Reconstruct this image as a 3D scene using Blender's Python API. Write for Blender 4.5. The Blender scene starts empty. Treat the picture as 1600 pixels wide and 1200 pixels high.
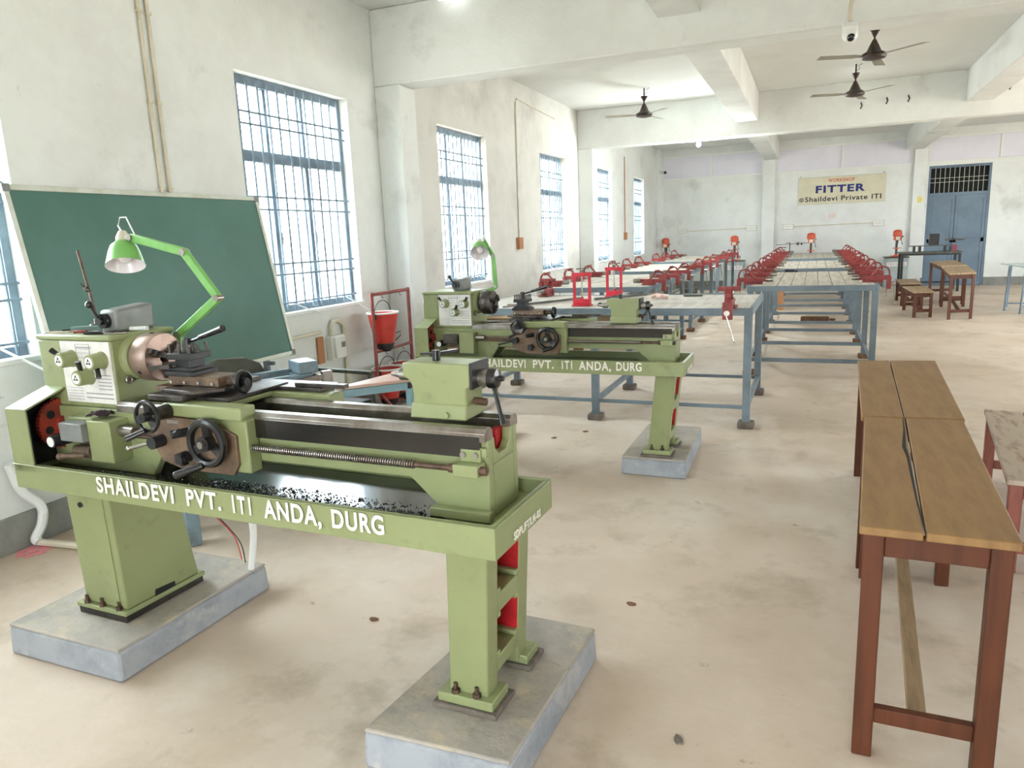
import bpy, bmesh, math, random
from mathutils import Vector, Matrix
random.seed(7)
PI = math.pi
C = bpy.context.scene.collection
SC = bpy.context.scene

# ---------------------------------------------------------------- camera, sky, light, exposure
cam_d = bpy.data.cameras.new('camera'); cam = bpy.data.objects.new('camera', cam_d); C.objects.link(cam)
cam_d.sensor_width = 36; cam_d.lens = 36*1143.361/1600; cam_d.clip_start = .05; cam_d.clip_end = 200
R = ((0.92664437, 0.03780183, -0.37403373), (0.37390014, -0.19615366, 0.90648907), (-0.03910114, -0.97984425, -0.19589879))
cam.matrix_world = Matrix(((R[0][0], -R[0][1], -R[0][2], 0), (R[1][0], -R[1][1], -R[1][2], 0), (R[2][0], -R[2][1], -R[2][2], 1.6), (0, 0, 0, 1)))
SC.camera = cam
wd = bpy.data.worlds.new('overcast_sky'); SC.world = wd; wd.use_nodes = True
bg = wd.node_tree.nodes['Background']; bg.inputs[0].default_value = (.91, .975, 1.02, 1); bg.inputs[1].default_value = 4.0
# the bright side of the overcast sky lies beyond the window wall (-x)
_n = wd.node_tree.nodes; _l = wd.node_tree.links
_t = _n.new('ShaderNodeTexCoord'); _s = _n.new('ShaderNodeSeparateXYZ'); _r = _n.new('ShaderNodeMapRange')
_r.inputs[1].default_value = -1; _r.inputs[2].default_value = 1; _r.inputs[3].default_value = 7.2; _r.inputs[4].default_value = 2.4
_l.new(_t.outputs['Generated'], _s.inputs[0]); _l.new(_s.outputs[0], _r.inputs[0]); _l.new(_r.outputs[0], bg.inputs[1])
SC.view_settings.view_transform = 'Standard'; SC.view_settings.look = 'None'; SC.view_settings.gamma = 1
SC.view_settings.use_curve_mapping = False
SC.view_settings.exposure = 2.02

def area(name, loc, rot, sx, sy, power, col=(1, 1, 1), portal=False):
    l = bpy.data.lights.new(name, 'AREA'); l.shape = 'RECTANGLE'; l.size = sx; l.size_y = sy; l.energy = power; l.color = col
    if portal: l.cycles.is_portal = True
    o = bpy.data.objects.new(name, l); o.location = loc; o.rotation_euler = rot; C.objects.link(o); return o

WIN = [(-1.9, -.45), (1.35, 2.8), (4.62, 6.08), (7.86, 9.24), (11.33, 12.62), (14.55, 15.88), (18.0, 19.14)]   # left windows: y0, y1; the first is unseen, added to brighten the floor
WZ0, WZ1 = 1.05, 2.915
XW = -4.05
for y0, y1 in WIN:      # daylight through the windows of the left wall
    area('window_daylight', (-4.5, (y0+y1)/2, (WZ0+WZ1)/2), (0, -PI/2, 0), WZ1-WZ0, y1-y0, 1, portal=True)
RW = [(2.4, 3.4), (7.4, 12.4), (14.0, 17.0)]                                            # unseen right wall openings, added and sized for fill light
for y0, y1 in RW:
    area('fill_opening_portal', (8.4, (y0+y1)/2, 1.75), (0, PI/2, 0), 2.5, y1-y0, 1, portal=True)
area('fill_doorway_portal', (.2, -4.4, 1.3), (PI/2, 0, 0), 2.2, 2.6, 1, portal=True)  # unseen doorway added behind the camera to let in front fill

# ---------------------------------------------------------------- materials
def lin(c):
    f = lambda v: v/12.92 if v <= .04045 else ((v+.055)/1.055)**2.4
    return (f(c[0]/255), f(c[1]/255), f(c[2]/255), 1)
def mat(name, c1, c2=None, scale=6, rough=.5, metal=0, lo=.4, hi=.65, bump=0, bscale=60, detail=6, coat=0, stretch=None, spec=.5):
    m = bpy.data.materials.new(name); m.use_nodes = True; nt = m.node_tree; b = nt.nodes['Principled BSDF']
    b.inputs['Roughness'].default_value = rough; b.inputs['Metallic'].default_value = metal; b.inputs['Base Color'].default_value = lin(c1)
    b.inputs['Specular IOR Level'].default_value = spec
    if coat: b.inputs['Coat Weight'].default_value = coat; b.inputs['Coat Roughness'].default_value = .15
    tc = nt.nodes.new('ShaderNodeTexCoord')
    src = tc.outputs['Object']
    if stretch:
        mp = nt.nodes.new('ShaderNodeMapping'); mp.inputs['Scale'].default_value = stretch; nt.links.new(src, mp.inputs[0]); src = mp.outputs[0]
    if c2:
        n = nt.nodes.new('ShaderNodeTexNoise'); n.inputs['Scale'].default_value = scale; n.inputs['Detail'].default_value = detail
        n.inputs['Roughness'].default_value = .62
        r = nt.nodes.new('ShaderNodeValToRGB'); r.color_ramp.elements[0].position = lo; r.color_ramp.elements[1].position = hi
        r.color_ramp.elements[0].color = lin(c1); r.color_ramp.elements[1].color = lin(c2)
        nt.links.new(src, n.inputs['Vector']); nt.links.new(n.outputs['Fac'], r.inputs[0]); nt.links.new(r.outputs[0], b.inputs['Base Color'])
    if bump:
        n2 = nt.nodes.new('ShaderNodeTexNoise'); n2.inputs['Scale'].default_value = bscale; n2.inputs['Detail'].default_value = 4
        bp = nt.nodes.new('ShaderNodeBump'); bp.inputs['Strength'].default_value = bump; bp.inputs['Distance'].default_value = .01
        nt.links.new(src, n2.inputs['Vector']); nt.links.new(n2.outputs['Fac'], bp.inputs['Height']); nt.links.new(bp.outputs[0], b.inputs['Normal'])
    return m
def emit(name, c, s):
    m = bpy.data.materials.new(name); m.use_nodes = True; nt = m.node_tree; nt.nodes.clear()
    e = nt.nodes.new('ShaderNodeEmission'); e.inputs[0].default_value = c; e.inputs[1].default_value = s
    o = nt.nodes.new('ShaderNodeOutputMaterial'); nt.links.new(e.outputs[0], o.inputs[0]); return m
def glass(name):
    m = bpy.data.materials.new(name); m.use_nodes = True; nt = m.node_tree; nt.nodes.clear()
    t = nt.nodes.new('ShaderNodeBsdfTransparent'); t.inputs[0].default_value = (.95, .98, .98, 1)
    g = nt.nodes.new('ShaderNodeBsdfGlossy'); g.inputs['Roughness'].default_value = .03
    mx = nt.nodes.new('ShaderNodeMixShader'); mx.inputs[0].default_value = .06
    o = nt.nodes.new('ShaderNodeOutputMaterial')
    nt.links.new(t.outputs[0], mx.inputs[1]); nt.links.new(g.outputs[0], mx.inputs[2]); nt.links.new(mx.outputs[0], o.inputs[0]); return m
def layered(name, base, layers, rough=.8, bump=.25, bscale=40):
    """base colour with several noise stains: (colour, scale, lo, hi, strength)"""
    m = bpy.data.materials.new(name); m.use_nodes = True; nt = m.node_tree; b = nt.nodes['Principled BSDF']
    b.inputs['Roughness'].default_value = rough
    tc = nt.nodes.new('ShaderNodeTexCoord'); prev = None
    for i, (c, sc, lo, hi, st) in enumerate(layers):
        mp = nt.nodes.new('ShaderNodeMapping'); mp.inputs['Location'].default_value = (i*3.7, i*1.9, i*5.1); nt.links.new(tc.outputs['Object'], mp.inputs[0])
        n = nt.nodes.new('ShaderNodeTexNoise'); n.inputs['Scale'].default_value = sc; n.inputs['Detail'].default_value = 7; n.inputs['Roughness'].default_value = .65
        r = nt.nodes.new('ShaderNodeMapRange'); r.inputs[1].default_value = lo; r.inputs[2].default_value = hi; r.inputs[4].default_value = st
        x = nt.nodes.new('ShaderNodeMix'); x.data_type = 'RGBA'
        nt.links.new(mp.outputs[0], n.inputs['Vector']); nt.links.new(n.outputs['Fac'], r.inputs[0]); nt.links.new(r.outputs[0], x.inputs[0])
        if prev: nt.links.new(prev, x.inputs[6])
        else: x.inputs[6].default_value = lin(base)
        x.inputs[7].default_value = lin(c); prev = x.outputs[2]
    nt.links.new(prev, b.inputs['Base Color'])
    n2 = nt.nodes.new('ShaderNodeTexNoise'); n2.inputs['Scale'].default_value = bscale; n2.inputs['Detail'].default_value = 5
    bp = nt.nodes.new('ShaderNodeBump'); bp.inputs['Strength'].default_value = bump; bp.inputs['Distance'].default_value = .01
    nt.links.new(tc.outputs['Object'], n2.inputs['Vector']); nt.links.new(n2.outputs['Fac'], bp.inputs['Height']); nt.links.new(bp.outputs[0], b.inputs['Normal'])
    return m
M = {}
M['wall'] = layered('limewash_wall', (232, 236, 233), [((208, 207, 204), .55, .46, .72, .8), ((218, 219, 215), 2.2, .45, .7, .5), ((158, 155, 148), 1.1, .58, .78, .55), ((120, 116, 108), 9, .68, .76, .4)], .9)
M['walldirty'] = layered('dirty_limewash_wall', (220, 219, 213), [((194, 191, 184), .55, .44, .68, .85), ((164, 161, 155), 1.1, .52, .74, .55), ((226, 226, 222), 2.2, .5, .7, .5), ((116, 112, 106), 9, .66, .76, .4)], .9)
M['ceil'] = layered('limewash_ceiling', (228, 230, 226), [((214, 213, 207), .5, .45, .75, .7), ((200, 197, 190), 1.6, .58, .8, .45)], .9)
M['floor'] = layered('cement_floor', (212, 195, 178), [((190, 171, 149), .6, .42, .66, .85), ((224, 214, 202), 1.1, .48, .7, .75), ((160, 144, 120), 2.6, .55, .72, .6), ((112, 94, 74), 7, .66, .74, .6), ((100, 86, 68), 1.7, .64, .78, .5), ((140, 122, 98), .9, .56, .64, .2)], .62, .12, 30)
M['concrete'] = layered('plinth_concrete', (176, 168, 158), [((150, 146, 140), 5, .42, .66, .8), ((196, 182, 156), 7, .52, .68, .7), ((120, 112, 100), 16, .62, .74, .5)], .9, .5, 30)
M['plinthblue'] = layered('plinth_blue_wash', (166, 170, 176), [((140, 146, 154), 6, .45, .66, .8), ((190, 188, 184), 9, .54, .66, .7), ((118, 112, 104), 14, .62, .74, .6)], .9, .5, 30)
M['green'] = layered('machine_green', (147, 155, 110), [((135, 143, 100), 3, .4, .7, .8), ((108, 110, 82), 9, .58, .76, .6), ((205, 200, 170), 30, .74, .78, .5)], .42, .06, 50)
M['lampgreen'] = mat('lamp_green', (126, 188, 100), (112, 172, 90), 9, .35)
M['red'] = mat('vice_red', (146, 54, 50), (104, 40, 38), 14, .5, lo=.45, hi=.75)
M['brightred'] = mat('press_red', (212, 44, 62), (180, 34, 50), 10, .45)
M['webred'] = mat('leg_red', (206, 40, 48), (170, 30, 38), 12, .5)
M['bucketred'] = mat('bucket_red', (214, 62, 56), (188, 46, 42), 5, .3, coat=.3)
M['rackbrown'] = mat('rack_red_oxide', (150, 78, 70), (122, 62, 56), 12, .55)
M['gearred'] = mat('gear_red', (168, 62, 46), (104, 44, 36), 10, .5)
M['orange'] = mat('drill_orange', (226, 98, 66), (200, 80, 52), 8, .4)
M['bluegrey'] = mat('bench_bluegrey', (116, 130, 140), (94, 106, 114), 5, .5, lo=.4, hi=.75)
M['paleblue'] = mat('table_pale_blue', (146, 182, 194), (128, 164, 178), 6, .45)
M['winblue'] = mat('window_blue_grey', (126, 144, 158), (106, 122, 136), 6, .5)
M['doorblue'] = mat('door_blue', (110, 130, 148), (96, 114, 130), 2.0, .5)
M['plank'] = mat('bench_planks', (204, 196, 182), (172, 164, 148), 3, .7, stretch=(.6, 6, 1), bump=.2)
M['plankw'] = mat('bench_planks_pale', (214, 208, 198), (186, 178, 164), 3, .65, stretch=(6, .6, 1), bump=.2)
M['rust'] = mat('rusty_block', (128, 92, 66), (96, 72, 54), 20, .9, bump=.5)
M['footgrey'] = mat('foot_block', (122, 112, 102), (98, 90, 82), 20, .9, bump=.5)
M['wood'] = mat('brown_varnished_wood', (96, 52, 30), (78, 42, 24), 2.2, .5, spec=.3, stretch=(8, 1, 1), bump=.1)
M['woodtop'] = mat('worn_brown_top', (148, 114, 70), (132, 98, 60), 4, .5, spec=.35, stretch=(6, 1, 1), bump=.15)
M['woodworn'] = mat('worn_pale_top', (190, 174, 156), (140, 96, 72), 5, .55, stretch=(5, 1, 1), bump=.2, lo=.5, hi=.72)
M['woodraw'] = mat('raw_wood_rail', (150, 124, 92), (126, 102, 74), 6, .6, stretch=(8, 1, 1))
M['woodfar'] = mat('dusty_brown_top', (172, 148, 116), (152, 126, 96), 5, .6, stretch=(6, 1, 1))
M['redwood'] = mat('reddish_frame', (150, 84, 66), (126, 66, 52), 5, .5, stretch=(6, 1, 1))
M['lam'] = mat('pink_laminate', (230, 202, 190), (222, 178, 164), 5, .3)
M['black'] = mat('black_metal', (30, 31, 34), (44, 44, 46), 20, .38)
M['blackpl'] = mat('black_handle', (24, 24, 26), rough=.28, coat=.3)
M['oil'] = mat('oily_black', (20, 21, 22), (34, 30, 26), 6, .12, coat=.6)
M['oilrough'] = mat('oily_grime', (34, 31, 28), (58, 50, 42), 18, .4, bump=.4)
M['steel'] = mat('worn_steel', (176, 172, 168), (118, 104, 92), 9, .3, .9, lo=.4, hi=.75)
M['dsteel'] = mat('dark_steel', (96, 90, 86), (60, 54, 50), 14, .38, .7)
M['bronze'] = mat('rusty_chuck_steel', (178, 154, 142), (120, 98, 88), 12, .38, .7)
M['browniron'] = mat('grimy_apron_plate', (134, 110, 88), (88, 74, 62), 9, .5, .2, bump=.2)
M['rustrod'] = mat('rusty_rod', (112, 88, 74), (74, 60, 52), 30, .5, .5)
M['chrome'] = mat('bright_steel', (215, 215, 215), rough=.2, metal=.95)
M['white'] = mat('white_plastic', (232, 234, 232), rough=.4)
M['cream'] = mat('cream_pvc', (222, 216, 198), (206, 198, 176), 5, .5)
M['panel'] = layered('control_panel_plate', (228, 226, 220), [((206, 204, 204), 14, .45, .6, .6), ((200, 190, 160), 6, .6, .75, .5)], .5, .02)
M['print'] = mat('grey_print', (150, 150, 158), rough=.6)
M['text'] = mat('white_paint', (240, 236, 226), (214, 206, 190), 30, .6, lo=.5, hi=.75)
M['board'] = layered('chalkboard_green', (70, 112, 102), [((88, 128, 120), 1.2, .42, .75, .7), ((104, 140, 132), 3, .62, .8, .35)], .42, .05)
M['alu'] = mat('pale_aluminium', (212, 216, 206), (198, 200, 184), 8, .4, .3)
M['lilac'] = mat('lilac_panel', (228, 227, 237), (222, 221, 232), 2, .45)
M['signbg'] = mat('cream_sign', (218, 214, 188), (208, 204, 178), 3, .6)
M['navy'] = mat('navy_paint', (34, 44, 120), rough=.6)
M['ink'] = mat('black_paint', (38, 40, 52), rough=.6)
M['signred'] = mat('red_paint', (200, 70, 50), rough=.6)
M['stripred'] = mat('red_lettering', (206, 96, 96), rough=.6)
M['markor'] = mat('faint_orange_paint', (228, 190, 168), rough=.9)
M['yellow'] = mat('yellow_smear', (226, 214, 130), rough=.9)
M['void'] = mat('dark_inside', (26, 28, 28), rough=.9)
M['grey'] = mat('grey_box_paint', (132, 136, 136), (112, 114, 112), 8, .4)
M['hacksaw'] = mat('hacksaw_bluegrey', (136, 158, 172), (112, 128, 138), 10, .45)
M['guard'] = mat('grey_green_guard', (92, 92, 82), (74, 74, 66), 8, .5)
M['cabinet'] = mat('pale_grey_cabinet', (178, 188, 186), (162, 170, 168), 4, .5)
M['fan'] = mat('brown_fan', (56, 38, 32), (42, 30, 26), 12, .4)
M['blade'] = mat('grey_brown_blade', (150, 146, 132), (132, 126, 112), 5, .5)
M['skirt'] = layered('skirting_cement', (142, 142, 136), [((112, 112, 108), 3, .42, .68, .8), ((176, 166, 142), 6, .6, .75, .6)], .8, .3)
M['browntile'] = mat('brown_switch', (176, 122, 82), rough=.6)
M['pink'] = mat('pink_paper', (236, 150, 158), rough=.8)
M['rag'] = mat('dark_rag', (66, 48, 54), (48, 36, 42), 20, .95, bump=.6)
M['glass'] = glass('window_glass')
M['bulbwhite'] = mat('milky_bulb', (246, 240, 244), rough=.15, coat=.5)
M['lit'] = emit('lit_lamp', (.9, 1, 1, 1), 14)
M['tubelit'] = emit('lit_tube', (.95, 1, 1, 1), 1.2)
M['lens'] = mat('dark_lens', (18, 22, 26), rough=.08, coat=.5)
M['magenta'] = mat('magenta_box', (150, 60, 80), rough=.5)
M['purple'] = mat('purple_scrawl', (120, 84, 130), rough=.7)
M['stonegrn'] = mat('stone_green', (104, 130, 124), rough=.5)
M['tabgrn'] = mat('pale_glass_top', (150, 176, 172), rough=.2)

# ---------------------------------------------------------------- mesh helpers
class MB:
    def __init__(s): s.v = []; s.f = []; s.sm = []; s.g = []
    def add(s, vs, fs, smooth=False):
        o = len(s.v); s.g.append((o, len(s.f))); s.v += [tuple(p) for p in vs]
        for f in fs: s.f.append([o+i for i in f]); s.sm.append(smooth)
        return s
    def box(s, x0, x1, y0, y1, z0, z1):
        return s.add([(x0,y0,z0),(x1,y0,z0),(x1,y1,z0),(x0,y1,z0),(x0,y0,z1),(x1,y0,z1),(x1,y1,z1),(x0,y1,z1)],
                     [(0,3,2,1),(4,5,6,7),(0,1,5,4),(1,2,6,5),(2,3,7,6),(3,0,4,7)])
    def hexa(s, b, t):     # bottom quad and top quad
        return s.add(list(b)+list(t), [(3,2,1,0),(4,5,6,7),(0,1,5,4),(1,2,6,5),(2,3,7,6),(3,0,4,7)])
    def bar(s, p, q, w, h, up=(0,0,1)):
        p = Vector(p); q = Vector(q); d = (q-p).normalized(); u = Vector(up)
        if abs(d.dot(u)) > .98: u = Vector((0,1,0))
        a = d.cross(u).normalized()*w/2; b = a.cross(d).normalized()*h/2
        return s.hexa([p-a-b, p+a-b, p+a+b, p-a+b], [q-a-b, q+a-b, q+a+b, q-a+b])
    def cyl(s, p, q, r, r2=None, n=16, smooth=True):
        p = Vector(p); q = Vector(q); r2 = r if r2 is None else r2; d = (q-p).normalized()
        u = Vector((0,0,1)) if abs(d.z) < .95 else Vector((1,0,0))
        a = d.cross(u).normalized(); b = d.cross(a).normalized(); vs = []
        for i in range(n):
            t = 2*PI*i/n; e = a*math.cos(t)+b*math.sin(t); vs += [p+e*r, q+e*r2]
        s.add(vs, [(2*i, 2*((i+1)%n), 2*((i+1)%n)+1, 2*i+1) for i in range(n)], smooth)
        o = len(s.v)-2*n
        s.f.append([o+2*i for i in range(n)]); s.sm.append(False); s.f.append([o+2*i+1 for i in range(n)][::-1]); s.sm.append(False)
        return s
    def tube(s, pts, r, n=8):
        pts = [Vector(p) for p in pts]; m = len(pts); vs = []; up = Vector((.13,.27,.95))
        for i, p in enumerate(pts):
            d = (pts[min(i+1,m-1)]-pts[max(i-1,0)]).normalized()
            if abs(d.dot(up)) > .97: up = Vector((1,.1,0))
            a = d.cross(up).normalized(); b = d.cross(a).normalized()
            vs += [p+(a*math.cos(2*PI*k/n)+b*math.sin(2*PI*k/n))*r for k in range(n)]
        fs = [(i*n+k, i*n+(k+1)%n, (i+1)*n+(k+1)%n, (i+1)*n+k) for i in range(m-1) for k in range(n)]
        s.add(vs, fs, True); o = len(s.v)-m*n
        s.f.append([o+k for k in range(n)]); s.sm.append(False); s.f.append([o+(m-1)*n+k for k in range(n)]); s.sm.append(False)
        return s
    def rev(s, prof, o=(0,0,0), d=(0,0,1), n=24, closed=False):     # prof: (r, h) along d
        o = Vector(o); d = Vector(d).normalized(); u = Vector((0,0,1)) if abs(d.z) < .95 else Vector((1,0,0))
        a = d.cross(u).normalized(); b = d.cross(a).normalized(); vs = []
        for r, h in prof:
            vs += [o+d*h+(a*math.cos(2*PI*k/n)+b*math.sin(2*PI*k/n))*max(r, 1e-4) for k in range(n)]
        m = len(prof)
        fs = [(i*n+k, i*n+(k+1)%n, (i+1)*n+(k+1)%n, (i+1)*n+k) for i in range(m-1) for k in range(n)]
        if closed: fs += [((m-1)*n+k, (m-1)*n+(k+1)%n, (k+1)%n, k) for k in range(n)]
        return s.add(vs, fs, True)
    def prism(s, poly, ax, a, b):
        def P(u, v, w):
            return {'x': (w,u,v), 'y': (u,w,v), 'z': (u,v,w)}[ax]
        n = len(poly); vs = [P(u,v,a) for u,v in poly]+[P(u,v,b) for u,v in poly]
        return s.add(vs, [tuple(range(n))[::-1], tuple(range(n,2*n))]+[(i,(i+1)%n,n+(i+1)%n,n+i) for i in range(n)])
    def torus(s, c, d, Rr, r, n=28, k=8):
        prof = [(Rr+r*math.cos(2*PI*i/k), r*math.sin(2*PI*i/k)) for i in range(k)]
        return s.rev(prof, c, d, n, True)
    def ball(s, c, r, n=12, sc=(1,1,1)):
        vs = []; m = 8
        for i in range(m+1):
            t = PI*i/m
            for k in range(n): vs.append((c[0]+r*sc[0]*max(math.sin(t),1e-3)*math.cos(2*PI*k/n), c[1]+r*sc[1]*max(math.sin(t),1e-3)*math.sin(2*PI*k/n), c[2]+r*sc[2]*math.cos(t)))
        return s.add(vs, [(i*n+k, i*n+(k+1)%n, (i+1)*n+(k+1)%n, (i+1)*n+k) for i in range(m) for k in range(n)], True)
    def each(s, name, m, parent=None, per=1, bev=0):      # every group of `per` shapes becomes a part of its own
        g = s.g+[(len(s.v), len(s.f))]; r = []
        for i in range(0, len(s.g), per):
            (a, fa), (b, fb) = g[i], g[min(i+per, len(s.g))]
            q = MB(); q.v = s.v[a:b]; q.f = [[k-a for k in f] for f in s.f[fa:fb]]; q.sm = s.sm[fa:fb]; r.append(q.build(name, m, parent, bev))
        return r
    def build(s, name, m, parent=None, bev=0, loc=None, rz=0):
        me = bpy.data.meshes.new(name); me.from_pydata(s.v, [], s.f); me.update()
        for p, f in zip(me.polygons, s.sm): p.use_smooth = f
        bm = bmesh.new(); bm.from_mesh(me); bmesh.ops.recalc_face_normals(bm, faces=bm.faces); bm.to_mesh(me); bm.free()
        me.set_sharp_from_angle(angle=math.radians(38))
        me.materials.append(M[m] if isinstance(m, str) else m)
        o = bpy.data.objects.new(name, me); C.objects.link(o)
        if parent: o.parent = parent
        if loc: o.location = loc
        if rz: o.rotation_euler.z = rz
        if bev:
            b = o.modifiers.new('bevel', 'BEVEL'); b.width = bev; b.segments = 2; b.limit_method = 'ANGLE'; b.angle_limit = .7
        return o
def tag(o, label, cat, group=None):
    o['label'] = label; o['category'] = cat
    if group: o['group'] = group
    return o
def thing(name, label, cat, loc=(0,0,0), rz=0, group=None):
    o = bpy.data.objects.new(name, None); C.objects.link(o); o.location = loc; o.rotation_euler = (0,0,rz); o.empty_display_size = .1
    return tag(o, label, cat, group)
def struct(name, mb, m, parent=None, bev=0):
    o = mb.build(name, m, parent, bev)
    if not parent: o['kind'] = 'structure'
    return o
def dup(root, loc, rz, label, group=None):
    def cp(o, par):
        c = o.copy(); C.objects.link(c); c.parent = par
        for ch in list(o.children): cp(ch, c)
        return c
    r = cp(root, None); r.location = loc; r.rotation_euler = (0,0,rz); r['label'] = label
    if group: r['group'] = group
    return r
def lettering(name, s, w, h, mx, m, parent=None, bold=.012, ext=.0006, gap=1.12):
    """flat painted letters filling a w x h box, placed by matrix mx (x right, y up, z out)"""
    cu = bpy.data.curves.new(name, 'FONT'); cu.body = s; cu.offset = bold; cu.extrude = .02; cu.space_character = gap
    o = bpy.data.objects.new(name, cu); C.objects.link(o)
    me = bpy.data.meshes.new_from_object(o.evaluated_get(bpy.context.evaluated_depsgraph_get())); bpy.data.objects.remove(o)
    xs = [v.co.x for v in me.vertices]; ys = [v.co.y for v in me.vertices]
    x0, x1, y0, y1 = min(xs), max(xs), min(ys), max(ys)
    for v in me.vertices:
        v.co = mx @ Vector(((v.co.x-x0)/(x1-x0)*w, (v.co.y-y0)/(y1-y0)*h, v.co.z/.02*ext))
    me.materials.clear(); me.materials.append(M[m]); me.name = name
    o = bpy.data.objects.new(name, me); C.objects.link(o); o.parent = parent; return o
def frontface(x, y, z):   # letters on a plane facing -y
    return Matrix(((1,0,0,x),(0,0,-1,y),(0,1,0,z),(0,0,0,1)))
def rightface(x, y, z):   # letters on a plane facing +x, reading towards +y
    return Matrix(((0,0,1,x),(1,0,0,y),(0,1,0,z),(0,0,0,1)))

# ---------------------------------------------------------------- room
YF = 21.2; ZC = 3.8; XR = 8.0
struct('floor', MB().box(XW-.23, XR+.23, -4.23, YF+.23, -.1, 0), 'floor')
g = struct('ground', MB().box(-60, 60, -60, 80, -.4, -.12), 'floor')
struct('ceiling', MB().box(XW-.23, XR+.23, -4.23, YF+.23, ZC, ZC+.12), 'ceil')
for ya, yb, m_ in ((-4.23, 6.7, 'wall'), (6.7, 13.5, 'walldirty'), (13.5, YF, 'wall')):
    w = MB(); y = ya
    for y0, y1 in WIN:
        if not ya < y0 < yb: continue
        w.box(XW-.23, XW, y, y0, 0, ZC); w.box(XW-.23, XW, y0, y1, 0, WZ0); w.box(XW-.23, XW, y0, y1, WZ1, ZC); y = y1
    w.box(XW-.23, XW, y, yb, 0, ZC); struct('wall_left', w, m_)
DX0, DX1, DZ = 2.58, 3.91, 2.92
VENT = [(-4.0, -1.3), (-.98, 2.22), (2.55, 5.6)]; VZ0, VZ1 = 2.98, 3.62
w = MB().box(XW-.23, DX0, YF, YF+.23, 0, DZ).box(DX1, XR, YF, YF+.23, 0, DZ).box(XW-.23, XR, YF, YF+.23, DZ, VZ0).box(XW-.23, XR, YF, YF+.23, VZ1, ZC)
e = [XW-.23]+[a for v in VENT for a in v]+[XR]
for i in range(0, len(e), 2): w.box(e[i], e[i+1], YF, YF+.23, VZ0, VZ1)
struct('wall_far', w, 'wall')
w = MB(); y = -4.23
for y0, y1 in RW: w.box(XR, XR+.23, y, y0, 0, ZC).box(XR, XR+.23, y0, y1, 0, .5).box(XR, XR+.23, y0, y1, 3.0, ZC); y = y1
w.box(XR, XR+.23, y, YF, 0, ZC); struct('wall_right', w, 'wall')
struct('wall_back', MB().box(XW-.23, -1, -4.23, -4, 0, ZC).box(1.3, XR, -4.23, -4, 0, ZC).box(-1, 1.3, -4.23, -4, 2.5, ZC), 'wall')
struct('baseboard_left', MB().box(XW, XW+.02, -4, 6.57, 0, .2).box(XW, XW+.02, 6.9, 13.4, 0, .2).box(XW, XW+.02, 13.73, YF, 0, .2), 'skirt', bev=.004)
struct('baseboard_far', MB().box(XW+.02, DX0, YF-.02, YF, 0, .2).box(DX1, XR, YF-.02, YF, 0, .2), 'skirt')
for i, (yb, zb) in enumerate(((6.57, 3.1), (13.4, 3.13))):
    struct('ceiling_beam_cross', MB().box(XW, XR, yb, yb+.32, zb, ZC), 'wall', bev=.012)
    struct('pillar_left', MB().box(XW, -3.77, yb+.002, yb+.318, 0, zb), 'wall', bev=.012)
    struct('pillar_right', MB().box(5.2, 5.5, yb+.002, yb+.318, 0, zb), 'wall', bev=.012)
for x0, x1 in ((-1.27, -.92), (2.05, 2.42)):
    for y0, y1 in ((-4, 6.57), (6.89, 13.4), (13.72, YF)):
        struct('ceiling_beam_long', MB().box(x0, x1, y0, y1, 3.34, ZC), 'wall', bev=.01)
for x0, x1 in ((-1.3, -.98), (2.24, 2.53)):
    struct('pilaster_far', MB().box(x0, x1, YF-.1, YF-.001, 0, 3.34), 'wall', bev=.01)
struct('pilaster_corner', MB().box(XW, -3.93, YF-.42, YF-.001, 0, ZC), 'wall', bev=.01)

# windows of the left wall: steel frame with three lights over three, grille of round bars, panes
def window(n, y0, y1):
    x = XW-.12; L = y1-y0; f = MB()
    f.box(x-.03, x+.03, y0, y0+.05, WZ0, WZ1).box(x-.03, x+.03, y1-.05, y1, WZ0, WZ1)
    f.box(x-.03, x+.03, y0+.05, y1-.05, WZ0, WZ0+.06).box(x-.03, x+.03, y0+.05, y1-.05, WZ1-.07, WZ1)
    f.box(x-.03, x+.03, y0+.05, y1-.05, 2.27, 2.36)
    for t in (.3, .62):
        f.box(x-.025, x+.025, y0+L*t-.022, y0+L*t+.022, WZ0+.06, 2.27).box(x-.02, x+.02, y0+L*t-.018, y0+L*t+.018, 2.36, WZ1-.07)
        f.box(x-.028, x+.0, y0+L*t+.024, y0+L*t+.06, WZ0+.07, 2.26)
    o = f.build('window_%d' % n, 'winblue', bev=.004); o['kind'] = 'structure'
    g = MB()
    for k in range(12):
        yy = y0+L*(k+.7)/12.4; g.cyl((x+.055, yy, WZ0+.02), (x+.055, yy, WZ1-.02), .0095, n=6)
    for z in (2.64, 2.55, 2.0, 1.9, 1.46, 1.37, 1.13): g.cyl((x+.062, y0+.01, z), (x+.062, y1-.01, z), .009, n=6)
    g.build('window_grille', 'winblue', o)
    MB().box(x-.012, x-.008, y0+.05, y1-.05, WZ0+.06, 2.27).box(x-.012, x-.008, y0+.05, y1-.05, 2.36, WZ1-.07).build('window_pane', 'glass', o)
    h = MB()
    for t in (.33, .65): h.bar((x+.03, y0+L*t, 1.62), (x+.03, y0+L*t, 1.72), .012, .02).bar((x+.07, y0+L*t, 1.67), (x+.02, y0+L*t, 1.67), .012, .014)
    h.each('window_latch', 'alu', o, 2)
    r = MB()
    for t, a in ((.33, .3), (.86, .16)): r.bar((x+.01, y0+L*t, WZ0+.1), (XW+.1, y0+L*t+a, WZ0-.08), .012, .012)
    r.each('window_stay', 'white', o)
    s = MB().box(x+.03, XW+.015, y0-.03, y1+.03, WZ0-.03, WZ0+.004).build('window_sill', 'white', o, .006)
for i, (a, b) in enumerate(WIN): window(i+1, a, b)
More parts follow.
